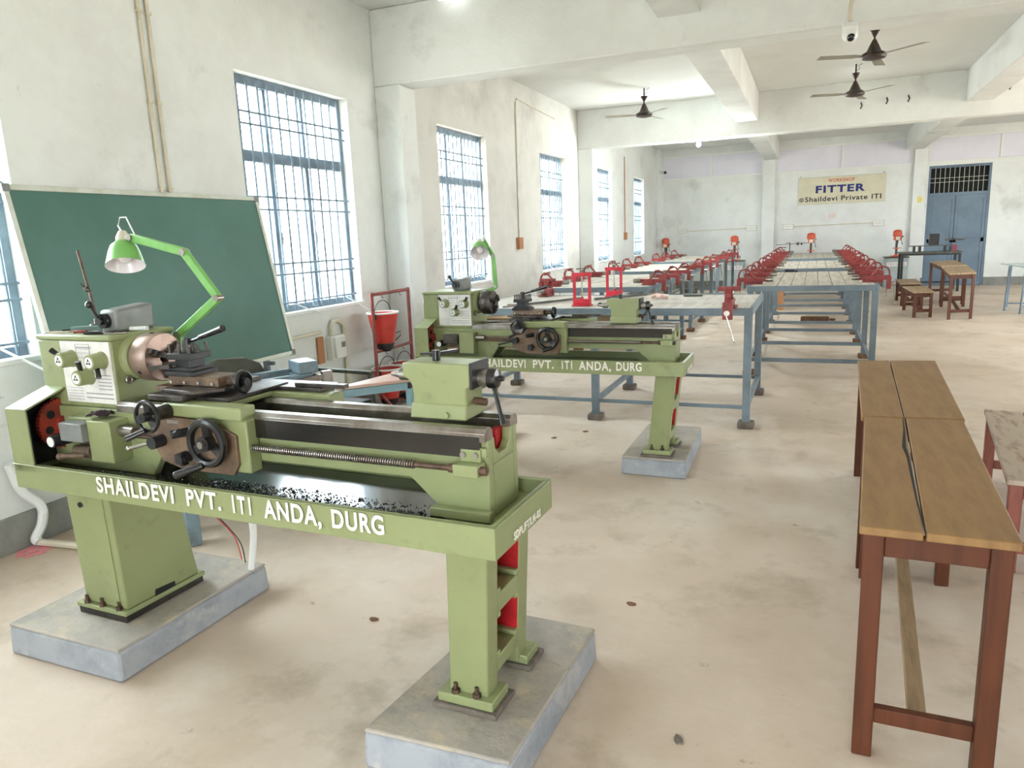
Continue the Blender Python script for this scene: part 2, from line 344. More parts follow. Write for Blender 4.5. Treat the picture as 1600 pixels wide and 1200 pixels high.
for i, (x0, x1) in enumerate(VENT):
    f = MB(); xm = (x0+x1)/2
    f.box(x0, x1, YF-.01, YF+.05, VZ1-.05, VZ1).box(x0, x1, YF-.01, YF+.05, VZ0, VZ0+.05).box(x0, x0+.05, YF-.01, YF+.05, VZ0+.05, VZ1-.05).box(x1-.05, x1, YF-.01, YF+.05, VZ0+.05, VZ1-.05).box(xm-.03, xm+.03, YF-.01, YF+.05, VZ0+.05, VZ1-.05)
    o = f.build('window_%d' % (7+i), 'white', bev=.005); o['kind'] = 'structure'
    MB().box(x0+.05, xm-.03, YF+.02, YF+.03, VZ0+.05, VZ1-.05).build('window_panel', 'lilac', o)
    MB().box(xm+.03, x1-.05, YF+.02, YF+.03, VZ0+.05, VZ1-.05).build('window_panel', 'lilac', o)
# blue steel double door with a barred fanlight
f = MB().box(DX0, DX0+.05, YF+.02, YF+.1, 0, DZ).box(DX1-.05, DX1, YF+.02, YF+.1, 0, DZ).box(DX0+.05, DX1-.05, YF+.02, YF+.1, DZ-.06, DZ).box(DX0+.05, DX1-.05, YF+.02, YF+.1, 2.2, 2.27)
d = f.build('door_1', 'doorblue', bev=.004); d['kind'] = 'structure'
xm = 3.2
for a, b in ((DX0+.05, xm-.004), (xm+.004, DX1-.05)):
    q = MB().box(a, b, YF+.05, YF+.08, .02, 2.2)
    for z0, z1 in ((.02, .1), (1.06, 1.16), (2.1, 2.2)): q.box(a, b, YF+.035, YF+.05, z0, z1)
    q.box(a, a+.07, YF+.035, YF+.05, .1, 2.1).box(b-.07, b, YF+.035, YF+.05, .1, 2.1)
    q.build('door_leaf', 'doorblue', d, .003)
MB().box(xm-.03, xm+.03, YF+.0805, YF+.09, .0, 2.2).box(DX0+.05, DX1-.05, YF+.0801, YF+.1, 0, .05).build('leak_stop_strip', 'doorblue', d)  # strips added behind the leaves to stop light leaking through the gaps
MB().box(xm-.16, xm+.26, YF+.015, YF+.035, 1.11, 1.14).build('door_bolt', 'dsteel', d)
MB().box(DX0+.05, DX1-.05, YF+.09, YF+.1, 2.27, DZ-.06).build('dark_backing', 'void', d)
q = MB()
for k in range(1, 12): q.cyl((DX0+.05+k*.1025, YF+.05, 2.27), (DX0+.05+k*.1025, YF+.05, DZ-.06), .006, n=6)
for z in (2.52, 2.62): q.cyl((DX0+.05, YF+.045, z), (DX1-.05, YF+.045, z), .006, n=6)
q.build('fanlight_bars', 'alu', d)

# ---------------------------------------------------------------- lathes
def spoke_wheel(mb, c, d, Rr, r, spokes, hub, a0=0):
    c = Vector(c); d = Vector(d).normalized(); mb.torus(c, d, Rr, r)
    u = Vector((0,0,1)); a = d.cross(u).normalized(); b = d.cross(a).normalized()
    mb.cyl(c-d*.02, c+d*.02, hub)
    for k in range(spokes):
        t = a0+2*PI*k/spokes; e = a*math.cos(t)+b*math.sin(t); mb.bar(c-d*.008+e*hub*.6, c+d*.0+e*Rr, .03, .012, d)
def lathe(label, loc, rz, dz, cs, ts, near):
    T = thing('lathe', label, 'lathe', loc, rz)
    Z = lambda z: z+dz
    # tray
    L, D, z0, z1 = 2.005, .425, Z(.747), Z(.842)
    t = MB().box(0, L, 0, .006, z0, z1).box(0, L, D-.006, D, z0, z1).box(0, .006, .006, D-.006, z0, z1).box(L-.006, L, .006, D-.006, z0, z1).box(.006, L-.006, .006, D-.006, z0, z0+.045)
    t.box(-.004, L+.004, -.004, .018, z1-.004, z1).box(-.004, L+.004, D-.018, D+.004, z1-.004, z1).box(-.004, .018, .018, D-.018, z1-.004, z1).box(L-.018, L+.004, .018, D-.018, z1-.004, z1)
    tray = t.build('chip_tray', 'green', T, .003)
    zt = z0+.045
    MB().prism([(.02, .02), (1.86, .02), (1.76, .15), (1.6, .405), (.02, .405)], 'z', zt, zt+.004).build('oil_pool', 'oil', tray)
    ch = MB(); rr = random.Random(3 if near else 5)
    cw_ = MB()
    for k in range(4200):
        x = rr.uniform(.8, 1.72) if rr.random() < .9 else rr.uniform(.1, .8); y_ = rr.uniform(.02, .2)
        if rr.random() < (x-.9)*.75+abs(y_-.09)*3: continue
        sz = rr.uniform(.0015, .0042)*(2.2 if rr.random() < .04 else 1); (cw_ if k % 5 == 0 else ch).add([(x-sz, y_, zt+.004), (x+sz, y_+sz*.5, zt+.004), (x, y_+sz*1.4, zt+.004), (x, y_+sz*.5, zt+.004+sz)], [(0,1,3),(1,2,3),(2,0,3),(0,2,1)])
    c_ = ch.build('black_swarf', 'black', tray); c_['kind'] = 'stuff'
    c_ = cw_.build('bright_swarf', 'chrome' if near else 'dsteel', tray); c_['kind'] = 'stuff'
    for s_, a, b, in ((('SHAILDEVI', .455, .826), ('PVT.', .885, 1.035), ('ITI', 1.085, 1.16), ('ANDA,', 1.212, 1.432), ('DURG', 1.472, 1.655)) if near else (('SHAILDEVI', .54, .895), ('PVT.', .95, 1.105), ('ITI', 1.165, 1.24), ('ANDA,', 1.289, 1.515), ('DURG', 1.552, 1.726))):
        zb = Z(.776); h = .06
        if s_.endswith(','): zb -= .012; h += .012
        lettering('painted_word', s_, b-a, h, frontface(a, -.0045, zb), 'text', tray, .028, gap=1.5 if s_ == 'ITI' else 1.14)
    lettering('painted_number', 'SDPL/FT/LM-02' if near else 'SDPL/FT/LM-01', .2, .026, rightface(L+.0045, .115, Z(.76)), 'text', tray, .02)
    # headstock pedestal
    zf = Z(.165)
    A = [(0, .19), (.245, .19), (.25, .55), (0, .55)]; Bq = [(.115, .1), (.355, .1), (.355, .39), (.115, .39)]
    lg = MB().hexa([(x, y, zf+.02) for x, y in A], [(x, y, z0) for x, y in Bq])
    a1 = lg.build('pedestal', 'green', T, .006)
    MB().hexa([(x, y, zf) for x, y in [(-.035, .17), (.255, .17), (.26, .575), (-.035, .575)]], [(x, y, zf+.02) for x, y in [(-.035, .17), (.255, .17), (.26, .575), (-.035, .575)]]).build('base_flange', 'green', a1, .004)
    def lp(u, v):   # point on the pedestal front face
        a = Vector((A[0][0]+(A[1][0]-A[0][0])*u, A[0][1], zf+.02)); b = Vector((Bq[0][0]+(Bq[1][0]-Bq[0][0])*u, Bq[0][1], z0)); return a+(b-a)*v
    pn = MB(); q = [lp(.06,.1), lp(.86,.06), lp(.86,.93), lp(.06,.93)]; off = Vector((0, -.004, 0))
    pn.hexa([p for p in q], [p+off for p in q]); pn.build('access_door', 'green', a1, .002)
    k = lp(.35, .84); MB().cyl(k+Vector((0,-.003,0)), k+Vector((0,-.01,0)), .011, n=12).build('door_lock', 'black', a1)
    bt = MB()
    for x, y in ((.02, .18), (.11, .18), (.21, .18)): bt.cyl((x, y, zf+.02), (x, y, zf+.035), .014, n=6).cyl((x, y, zf+.035), (x, y, zf+.055), .007, n=8)
    bt.each('anchor_bolt', 'rustrod', a1, 2)
    MB().box(-.03, .25, .175, .57, zf-.03, zf-.001).build('packing_plate', 'oilrough', a1, .003)
    MB().box(.246, .2525, .32, .42, zf+.0, zf+.07).build('cable_opening', 'void', a1)
    # tailstock leg with two red-lined openings
    x0, x1 = 1.725, 1.86
    def yy(z, f): u = (z-zf)/(z0-zf); return (.19+(.085-.19)*u) if f else (.5+(.4-.5)*u)
    lg = MB(); zs = [zf, zf+.06, zf+.1, zf+.26, zf+.36, zf+.53, z0]
    def slab(za, zb, fa, fb):   # between fractions of the depth
        def pt(x, z, f): a, b = yy(z, 1), yy(z, 0); return (x, a+(b-a)*f, z)
        xo = lambda z: (z-zf)*.13
        lg.hexa([pt(x0+xo(za),za,fa), pt(x1+xo(za),za,fa), pt(x1+xo(za),za,fb), pt(x0+xo(za),za,fb)], [pt(x0+xo(zb),zb,fa), pt(x1+xo(zb),zb,fa), pt(x1+xo(zb),zb,fb), pt(x0+xo(zb),zb,fb)])
    slab(zf, z0, 0, .24); slab(zf, z0, .76, 1); slab(zf+.07, zf+.13, .24, .76); slab(zf+.3, zf+.37, .24, .76); slab(z0-.03, z0, .24, .76)
    for za, zb in ((zf+.13, zf+.3), (zf+.37, z0-.03)):      # rounded corners of the openings
        for f0, f1 in ((.24, .32), (.68, .76)): slab(za, za+.02, f0, f1); slab(zb-.02, zb, f0, f1)
    b1 = lg.build('tailstock_leg', 'green', T, .005)
    wb = MB()
    for za, zb in ((zf+.131, zf+.299), (zf+.371, z0-.031)):
        xo = (za-zf)*.13; xo2 = (zb-zf)*.13
        p = lambda z, f: yy(z,1)+(yy(z,0)-yy(z,1))*f
        wb.hexa([(x0+.01+xo, p(za,.25), za), (x0+.02+xo, p(za,.25), za), (x0+.02+xo, p(za,.75), za), (x0+.01+xo, p(za,.75), za)], [(x0+.01+xo2, p(zb,.25), zb), (x0+.02+xo2, p(zb,.25), zb), (x0+.02+xo2, p(zb,.75), zb), (x0+.01+xo2, p(zb,.75), zb)])
        wb.hexa([(x0+.02+xo, p(za,.752), za), (x1-.004+xo, p(za,.752), za), (x1-.004+xo, p(za,.758), za), (x0+.02+xo, p(za,.758), za)], [(x0+.02+xo2, p(zb,.752), zb), (x1-.004+xo2, p(zb,.752), zb), (x1-.004+xo2, p(zb,.758), zb), (x0+.02+xo2, p(zb,.758), zb)])
    wb.build('red_inner_web', 'webred', b1)
    MB().box(x0-.03, x1+.03, .16, .28, zf-.012, zf+.02).build('base_flange', 'green', b1, .004); MB().box(x0-.01, x1+.03, .44, .54, zf-.012, zf+.02).build('base_flange', 'green', b1, .004)
    bt = MB()
    for x in (x0+.03, x1-.03): bt.cyl((x, .175, zf+.02), (x, .175, zf+.034), .014, n=6).cyl((x, .175, zf+.034), (x, .175, zf+.055), .007, n=8)
    bt.each('anchor_bolt', 'rustrod', b1, 2)
    MB().box(x0-.045, x1+.045, .15, .3, zf-.03, zf-.0125).build('packing_tile', 'footgrey', b1, .003); MB().box(x0-.02, x1+.045, .43, .56, zf-.03, zf-.0125).build('packing_tile', 'footgrey', b1, .003)
    # bed: web with a cut-away belly, two guide ways, rack, lead screw
    yb0, yb1 = .155, .36; zb = Z(1.035); R1 = 1.92; zl = zt+.004
    prof = [(.02, zl), (.55, zl), (.62, Z(.9)), (1.655, Z(.9)), (1.745, Z(.82)), (1.745, zl), (R1, zl), (R1, zb), (.02, zb)]
    bd = MB().prism(prof, 'y', yb0, yb0+.03).prism(prof, 'y', yb1-.03, yb1)
    bd.box(R1-.03, R1, yb0+.03, yb1-.03, zl, Z(.955)).prism([(yb0+.03, Z(.955)), (yb1-.03, Z(.955)), (yb1-.03, zb), (yb1-.045, zb), (yb1-.05, Z(1.0)), (yb1-.075, Z(.978)), (yb0+.075, Z(.978)), (yb0+.05, Z(1.0)), (yb0+.045, zb), (yb0+.03, zb)], 'x', R1-.03, R1).box(1.4, 1.43, yb0+.03, yb1-.03, Z(.9), Z(.98)).box(.75, .78, yb0+.03, yb1-.03, Z(.9), Z(.98))
    bd.box(1.73, R1+.01, yb0-.03, yb0, zl, zl+.03).box(R1-.06, R1-.0, yb0-.014, yb0, Z(.985), Z(1.015))
    bed = bd.build('bed', 'green', T, .004)
    wy = MB()
    for a, b in ((yb0-.014, yb0+.04), (yb1-.04, yb1+.014)):
        wy.prism([(a, zb-.003), (b, zb-.003), (b, zb+.022), (b-.012, zb+.034), (a+.012, zb+.034), (a, zb+.022)], 'x', .42, R1-.003)
    wy.build('guide_way', 'steel', bed, .001)
    MB().box(.75, R1-.02, yb0-.016, yb0-.0005, Z(.985), zb+.012).build('rack_strip', 'oil', bed)
    MB().box(R1-.05, R1-.032, yb1-.085, yb1-.031, Z(.95), zb).box(R1-.05, R1-.045, yb0+.031, yb1-.085, Z(.95), Z(.985)).build('red_inside', 'webred', bed)
    MB().box(.5, R1-.04, yb0+.032, yb1-.032, Z(.93), Z(.94)).build('oily_bed_floor', 'oil', bed)
    ls = MB(); zs_ = Z(.955); ysx = yb0-.035
    ls.cyl((.45, ysx, zs_), (R1-.02, ysx, zs_), .0085, n=10)
    th_ = MB()
    for k in range(75):
        x = 1.06+k*.0085; th_.cyl((x, ysx, zs_), (x+.0035, ysx, zs_), .0125, n=10)
    lso = ls.cyl((R1-.11, ysx, zs_), (R1+.01, ysx, zs_), .013, n=10).build('lead_screw', 'rustrod', bed); th_.build('screw_thread', 'steel', bed)
    MB().box(R1-.09, R1-.01, yb0-.055, yb0-.001, zs_-.018, zs_+.018).box(R1-.08, R1-.015, yb0-.02, yb0-.001, zs_+.018, zs_+.055).build('screw_bracket', 'green', bed, .003)
    bl = MB()
    for x in (R1-.07, R1-.03): bl.cyl((x, yb0-.02, zs_+.04), (x, yb0-.028, zs_+.04), .009, n=8)
    bl.each('bracket_bolt', 'steel', bed)
    # headstock
    hy0, hy1 = .158, .44; hx = .411; hz0, hz1 = Z(1.035), Z(1.308); ay, az = .27, Z(1.218)
    hd = MB().box(.13, hx, hy0+.004, hy1, hz0, hz1-.02).box(.003, .13, hy0+.006, hy1, hz0+.0, hz1-.02).box(0, hx+.004, hy0, hy1+.003, hz1-.02, hz1)
    hd.box(.13, hx-.02, yb0+.01, yb1, Z(.95), hz0)
    hs = hd.build('headstock', 'green', T, .006)
    pl = MB().box(.14, hx-.004, hy0-.002, hy0+.0035, Z(1.055), Z(1.286)).build('control_panel', 'panel', hs)
    pr = MB(); yf = hy0-.0035
    pr.box(.23, .31, yf, yf+.0012, Z(1.262), Z(1.266)); 
    for x in (.225, .3): pr.box(x, x+.0015, yf, yf+.0012, Z(1.225), Z(1.275))
    for z in (1.225, 1.243, 1.258, 1.275): pr.box(.225, .3015, yf, yf+.0012, Z(z), Z(z)+.0013)
    for z in (1.073, 1.089): pr.box(.25, .395, yf, yf+.0012, Z(z), Z(z)+.004)
    for i in range(5): pr.box(.15, .235, yf, yf+.0012, Z(1.065)+i*.011, Z(1.065)+i*.011+.0015)
    for i in range(5): pr.box(.325, .395, yf, yf+.0012, Z(1.108)+i*.013, Z(1.108)+i*.013+.003)
    pr.build('printed_tables', 'print', hs)
    for kx, kz, an in ((.2, 1.221, 2.5 if near else 2.2), (.362, 1.219, -1.15 if near else .9), (.281, 1.157, 1.45 if near else 1.0)):
        kz = Z(kz); kb = MB().rev([(.001, .055), (.0265, .055), (.029, .05), (.03, .008), (.033, .004), (.033, 0)], (kx, hy0-.001, kz), (0,-1,0), 20).build('selector_knob', 'green', hs)
    for kx, kz, an in ((.2, 1.221, 2.5 if near else 2.2), (.362, 1.219, -1.15 if near else .9), (.281, 1.157, 1.45 if near else 1.0)):
        kz = Z(kz); dx, dz_ = math.cos(an), math.sin(an)
        kb = MB().cyl((kx+dx*.025, hy0-.035, kz+dz_*.025), (kx+dx*.062, hy0-.045, kz+dz_*.062), .0085, .0105, 10); kb.build('knob_lever', 'blackpl', hs)
        kd = MB().cyl((kx, hy0-.0555, kz), (kx, hy0-.058, kz), .02, n=18); kd.build('knob_badge', 'white', hs); kt = MB()
        for j in range(3):
            t = PI/2+j*2*PI/3; px, pz = kx+.004*math.cos(t), kz+.004*math.sin(t)
            kt.prism([(px+.011*math.cos(t), pz+.011*math.sin(t)), (px+.005*math.cos(t+1.6), pz+.005*math.sin(t+1.6)), (px+.005*math.cos(t-1.6), pz+.005*math.sin(t-1.6))], 'y', hy0-.059, hy0-.0581)
        kt.build('badge_emblem', 'ink', hs)
    MB().rev([(.001, .03), (.075, .03), (.085, .02), (.085, 0)], (hx-.001, ay, az), (1,0,0), 28).build('spindle_flange', 'green', hs)
    ck = MB().rev([(.03, 0), (.06, 0), (.06, .022), (.086, .024), (.089, .03), (.089, .1), (.086, .106), (.022, .106), (.02, .05), (.001, .05)], (hx+.031, ay, az), (1,0,0), 36).build('chuck', 'bronze' if near else 'dsteel', T)
    jw = MB()
    for j in range(3):
        t = .6+j*2*PI/3; e = Vector((0, math.cos(t), math.sin(t))); c0 = Vector((hx+.137, ay, az)); s_ = Vector((1,0,0)).cross(e)
        for r0, r1, h in ((.024, .045, .034), (.045, .064, .024), (.064, .078, .014)):
            jw.bar(c0+e*r0+Vector((h/2,0,0)), c0+e*r1+Vector((h/2,0,0)), .02, h, (1,0,0))
    jw.each('chuck_jaw', 'dsteel', ck, 3)
    ky = MB()
    for j in range(3):
        t = 1.6+j*2*PI/3; e = Vector((0, math.cos(t), math.sin(t))); c0 = Vector((hx+.09, ay, az)); ky.cyl(c0+e*.0885, c0+e*.0905, .008, n=10)
    ky.each('key_hole', 'void', ck)
    MB().torus((hx+.014, hy0+.05, Z(1.14)), (1,0,0), .012, .0045, 14, 6).cyl((hx, hy0+.05, Z(1.14)), (hx+.014, hy0+.05, Z(1.14)), .012, n=12).build('oil_sight_ring', 'steel', hs)
    # gear cover, open to the right
    gc = [(0, z1-.03), (0, Z(1.053)), (.164, Z(1.108)), (.3, Z(1.108)), (.3, z1-.03)]
    g1 = MB().prism(gc, 'x', .003, .01)
    g1.box(.01, .118, .0, .007, z1-.03, Z(1.05)).hexa([(.01, .0, Z(1.045)), (.118, .0, Z(1.045)), (.118, .164, Z(1.1)), (.01, .164, Z(1.1))], [(.01, .0, Z(1.053)), (.118, .0, Z(1.053)), (.118, .164, Z(1.108)), (.01, .164, Z(1.108))])
    gco = g1.build('gear_cover', 'green', T, .002)
    MB().prism([(.008, z1-.028), (.008, Z(1.042)), (.16, Z(1.095)), (.29, Z(1.095)), (.29, z1-.028)], 'x', .011, .02).box(.021, .117, .008, .012, z1-.028, Z(1.04)).build('black_lining', 'black', gco)
    gw = MB(); gcx = (.075, .16, Z(.965)); n = 40; pr_ = []
    for i in range(n*2): rr_ = .098 if i % 2 else .092; t = PI*i/n; pr_.append((gcx[1]+rr_*math.cos(t), gcx[2]+rr_*math.sin(t)))
    gw.prism(pr_, 'x', .062, .082).cyl((.06, gcx[1], gcx[2]), (.1, gcx[1], gcx[2]), .03)
    gw.build('change_gear', 'gearred', T)
    hl = MB()
    for j in range(6): t = j*PI/3+.3; hl.cyl((.0822, gcx[1]+.06*math.cos(t), gcx[2]+.06*math.sin(t)), (.0835, gcx[1]+.06*math.cos(t), gcx[2]+.06*math.sin(t)), .016, n=12)
    hl.each('gear_hole', 'void', T)
    # feed gearbox
    gb = MB().box(.335, .455, .075, .2, Z(.855), Z(1.01))
    gb.box(.2, .335, .1, .2, Z(.99), Z(1.01)).box(.2, .335, .17, .2, zt, Z(.99))
    gbx = gb.build('feed_gearbox', 'green', T, .004)
    MB().box(.215, .334, .05, .17, Z(.93), Z(1.0)).build('selector_block', 'grey' if near else 'dsteel', gbx, .005)
    MB().cyl((.19, .15, Z(.93)), (.19, .03, Z(.93)), .024, n=18).build('selector_boss', 'black', gbx)
    MB().cyl((.19, .0299, Z(.93)), (.19, .028, Z(.93)), .019, n=18).build('round_badge', 'white', gbx)
    MB().box(.23, .334, .11, .169, Z(.85), Z(.929)).cyl((.24, .09, Z(.885)), (.334, .09, Z(.89)), .022, n=12).cyl((.2, .05, Z(.87)), (.3, .08, Z(.875)), .011, n=10).ball((.2, .05, Z(.87)), .015).build('shift_mechanism', 'browniron', gbx)
    MB().cyl((.455, ysx, zs_+.015), (.53, ysx, zs_+.015), .02, n=16).build('shaft_collar', 'steel', gbx)
    MB().cyl((.53, ysx, zs_+.015), (.64+cs, ysx, zs_+.015), .011, n=10).build('feed_shaft', 'rustrod', gbx)
    # carriage
    X = lambda x: x+cs
    ca = MB().box(X(.74), X(1.07), .105, .15, Z(.9), Z(1.07)).box(X(.72), X(1.07), .085, .155, Z(1.05), Z(1.095)).box(X(.86), X(1.075), .1, .155, Z(.87), Z(1.05))
    ca.box(X(.72), X(.95), .155, .375, zb+.035, Z(1.09)).box(X(.72), X(1.2), .375, .46, zb-.03, Z(1.085)).box(X(.72), X(.95), .375, .46, Z(1.0), zb+.03)
    cg = ca.build('carriage', 'green', T, .006)
    pts = [(X(.665), Z(.92)), (X(.69), Z(.885)), (X(.78), Z(.862)), (X(1.01), Z(.862)), (X(1.035), Z(.9)), (X(1.035), Z(1.0)), (X(.94), Z(1.04)), (X(.7), Z(1.05)), (X(.665), Z(1.02))]
    MB().prism(pts, 'y', .088, .104).build('apron_plate', 'browniron', cg, .003)
    hw = MB(); hc = (X(.946), .05, Z(.98)); spoke_wheel(hw, hc, (0,-1,0), .071, .0135, 3, .026, .5)
    hw.build('handwheel', 'blackpl', cg)
    MB().rev([(.001, .0), (.064, .0), (.064, .004), (.001, .004)], (hc[0], .07, hc[2]), (0,-1,0), 28).cyl((hc[0], .088, hc[2]), (hc[0], .04, hc[2]), .022).build('wheel_disc', 'browniron', cg)
    MB().cyl((hc[0], .03, hc[2]), (hc[0], .02, hc[2]), .012).build('wheel_nut', 'steel', cg)
    if near: MB().cyl((X(.93), .04, Z(.905)), (X(.85), .0, Z(.878)), .011, .014, 12).ball((X(.85), .0, Z(.878)), .014).build('wheel_handle', 'blackpl', cg)
    else: MB().cyl((X(.99), .04, Z(.92)), (X(.93), .0, Z(.9)), .011, .013, 12).build('wheel_handle', 'blackpl', cg)
    cwx = MB(); c2 = (X(.748), .0, Z(1.068)); spoke_wheel(cwx, c2, (0,-1,0), .05, .0075, 3, .015, .3)
    cwx.build('cross_slide_handwheel', 'blackpl', cg)
    MB().cyl((c2[0], .02, c2[2]), (c2[0], .09, c2[2]), .022, .026).cyl((c2[0], -.02, c2[2]), (c2[0], .02, c2[2]), .009).build('feed_dial', 'dsteel', cg)
    MB().cyl((X(.745), -.012, Z(1.023)), (X(.695), -.045, Z(1.0)), .009, .011, 12).build('wheel_crank', 'blackpl', cg)
    MB().cyl((X(.7), .088, Z(.962)), (X(.7), .04, Z(.962)), .022).build('lever_boss', 'black', cg)
    MB().cyl((X(.7), .055, Z(.962)), (X(.58), .045, Z(.933)), .006, n=8).ball((X(.58), .045, Z(.933)), .009).build('feed_lever', 'steel' if near else 'black', cg)
    st = MB().cyl((X(.819), .088, Z(.914)), (X(.819), .04, Z(.914)), .017)
    for j in range(5): t = j*2*PI/5; st.cyl((X(.819)+.018*math.cos(t), .07, Z(.914)+.018*math.sin(t)), (X(.819)+.018*math.cos(t), .045, Z(.914)+.018*math.sin(t)), .008, n=8)
    st.build('star_knob', 'black', cg)
    MB().cyl((X(.825), .088, Z(1.0)), (X(.8), .04, Z(1.0)), .015).cyl((X(.8), .05, Z(1.0)), (X(.85), .03, Z(1.018)), .009, n=10).build('engage_knob', 'black', cg)
    MB().box(X(.735), X(.79), .088-.003, .088, Z(1.025), Z(1.037)).build('name_plate', 'steel', cg)
    cs_ = MB().box(X(.64), X(.8), .1, .48, Z(1.0975), Z(1.118)).box(X(.8), X(.95), .16, .46, Z(1.0905), Z(1.105)).prism([(X(.66), .14), (X(.82), .12), (X(.9), .2), (X(.86), .34), (X(.7), .36)], 'z', Z(1.118), Z(1.132)).box(X(.8), X(1.14), .4, .52, Z(1.0855), Z(1.1)).box(X(1.02), X(1.24), .41, .44, Z(1.1), Z(1.115))
    cs_.build('cross_slide', 'dsteel', cg, .003)
    cp = MB().box(X(.635), X(.87), .2, .3, Z(1.132), Z(1.166)).box(X(.6), X(.72), .17, .29, Z(1.118), Z(1.132)).cyl((X(.87), .25, Z(1.146)), (X(.92), .25, Z(1.146)), .014)
    sl = cp.build('compound_slide', 'browniron', cg, .003)
    sc = MB()
    for k in range(4): sc.cyl((X(.65+k*.065), .2, Z(1.143)), (X(.65+k*.065), .194, Z(1.143)), .006, n=8)
    sc.each('gib_screw', 'chrome', cg)
    MB().rev([(.001, 0), (.012, 0), (.036, .002), (.041, .008), (.041, .02), (.034, .026), (.016, .016), (.014, .034), (.001, .034)], (X(.92), .25, Z(1.146)), (1,0,0), 22).build('compound_handwheel', 'blackpl', cg)
    tp = MB().box(X(.63), X(.76), .19, .31, Z(1.166), Z(1.182)).box(X(.64), X(.75), .2, .3, Z(1.222), Z(1.245)).box(X(.66), X(.73), .215, .285, Z(1.182), Z(1.222)).box(X(.64), X(.75), .2, .3, Z(1.182), Z(1.194))
    tp.cyl((X(.695), .25, Z(1.245)), (X(.695), .25, Z(1.295)), .022, .017)
    tpo = tp.build('tool_post', 'black', cg, .002)
    sc = MB()
    for x, y in ((.65, .21), (.695, .21), (.74, .21), (.74, .25), (.74, .29), (.65, .29), (.65, .25)): sc.cyl((X(x), y, Z(1.245)), (X(x), y, Z(1.268)), .006, n=8).box(X(x)-.005, X(x)+.005, y-.005, y+.005, Z(1.268), Z(1.277))
    sc.each('clamp_screw', 'dsteel', cg, 2)
    MB().cyl((X(.7), .25, Z(1.28)), (X(.8), .235, Z(1.308)), .006, n=8).cyl((X(.77), .239, Z(1.3)), (X(.9), .22, Z(1.336)), .0095, .012, 12).build('clamp_handle', 'blackpl', cg)
    MB().bar((X(.66), .195, Z(1.2)), (X(.56), .19, Z(1.19)), .014, .014).bar((X(.66), .23, Z(1.205)), (X(.58), .235, Z(1.2)), .014, .014).each('cutting_tool', 'dsteel' if near else 'steel', cg)
    # tailstock
    Xt = lambda x: x+ts
    taz = Z(1.192); tf = .225; tb = .335; zb_ = zb+.036
    tl = MB().prism([(Xt(1.636), Z(1.1)), (Xt(1.82), Z(1.1)), (Xt(1.822), Z(1.165)), (Xt(1.835), Z(1.172)), (Xt(1.835), Z(1.24)), (Xt(1.605), Z(1.24)), (Xt(1.605), Z(1.195)), (Xt(1.622), Z(1.188)), (Xt(1.634), Z(1.172)), (Xt(1.638), Z(1.15))], 'y', tf, tb)
    tl.hexa([(Xt(1.63), tf-.012, zb_), (Xt(1.822), tf-.012, zb_), (Xt(1.822), tb+.02, zb_), (Xt(1.63), tb+.02, zb_)], [(Xt(1.632), tf-.004, Z(1.118)), (Xt(1.822), tf-.004, Z(1.118)), (Xt(1.822), tb+.012, Z(1.118)), (Xt(1.632), tb+.012, Z(1.118))]); ty = (tf+tb)/2
    tls = tl.build('tailstock', 'green', T, .005)
    MB().cyl((Xt(1.605), ty, taz), (Xt(1.565), ty, taz), .019).cyl((Xt(1.565), ty, taz), (Xt(1.53), ty, taz), .013, .006).build('quill', 'steel', tls)
    MB().box(Xt(1.835), Xt(1.845), tf-.002, tb+.002, Z(1.165), Z(1.245)).build('end_plate', 'black', tls, .002)
    MB().cyl((Xt(1.845), ty, taz), (Xt(1.875), ty, taz), .027).build('quill_dial', 'steel', tls)
    MB().rev([(.001, .045), (.008, .045), (.01, .03), (.028, .026), (.031, .012), (.031, 0)], (Xt(1.875), ty, taz), (1,0,0), 22).build('quill_hub', 'blackpl', tls)
    MB().cyl((Xt(1.885), ty, taz-.02), (Xt(1.925), ty-.03, taz-.125), .0065, n=10).cyl((Xt(1.918), ty-.025, taz-.105), (Xt(1.928), ty-.032, taz-.132), .009, .011, 10).cyl((Xt(1.885), ty+.02, taz-.015), (Xt(1.84), ty+.11, taz-.075), .0065, n=10).ball((Xt(1.84), ty+.11, taz-.075), .011).build('quill_handle', 'blackpl', tls)
    MB().cyl((Xt(1.695), ty, Z(1.24)), (Xt(1.695), ty, Z(1.272)), .013).bar((Xt(1.7), ty, Z(1.262)), (Xt(1.63), ty+.02, Z(1.255)), .01, .008).bar((Xt(1.7), ty, Z(1.262)), (Xt(1.73), ty+.07, Z(1.262)), .01, .008).build('quill_lock', 'blackpl', tls)
    MB().cyl((Xt(1.822), ty, Z(1.12)), (Xt(1.86), ty, Z(1.118)), .012).build('clamp_stub', 'rustrod', tls)
    MB().cyl((Xt(1.755), tf-.0095, Z(1.085)), (Xt(1.755), tf-.016, Z(1.085)), .01, n=10).build('set_bolt', 'green', tls)
    # switch box on the headstock
    sx0, sx1, sy0, sy1 = (.262, .352, .245, .415) if near else (.21, .3, .26, .42)
    sb = MB().hexa([(sx0, sy0, hz1), (sx1, sy0, hz1), (sx1, sy1, hz1), (sx0, sy1, hz1)], [(sx0, sy0, hz1+.085), (sx1, sy0, hz1+.085), (sx1, sy1, hz1+.1), (sx0, sy1, hz1+.1)])
    sbo = sb.build('switch_box', 'grey', T, .012)
    sm = (sx0+sx1)/2
    MB().cyl((sm-.01, sy0, hz1+.045), (sm-.01, sy0-.02, hz1+.045), .028).cyl((sm-.01, sy0-.02, hz1+.045), (sm-.01, sy0-.035, hz1+.045), .014).cyl((sm-.01, sy0-.028, hz1+.045), (sm-.045, sy0-.032, hz1+.105), .007, n=10).ball((sm-.047, sy0-.032, hz1+.108), .015).build('switch_lever', 'blackpl', sbo)
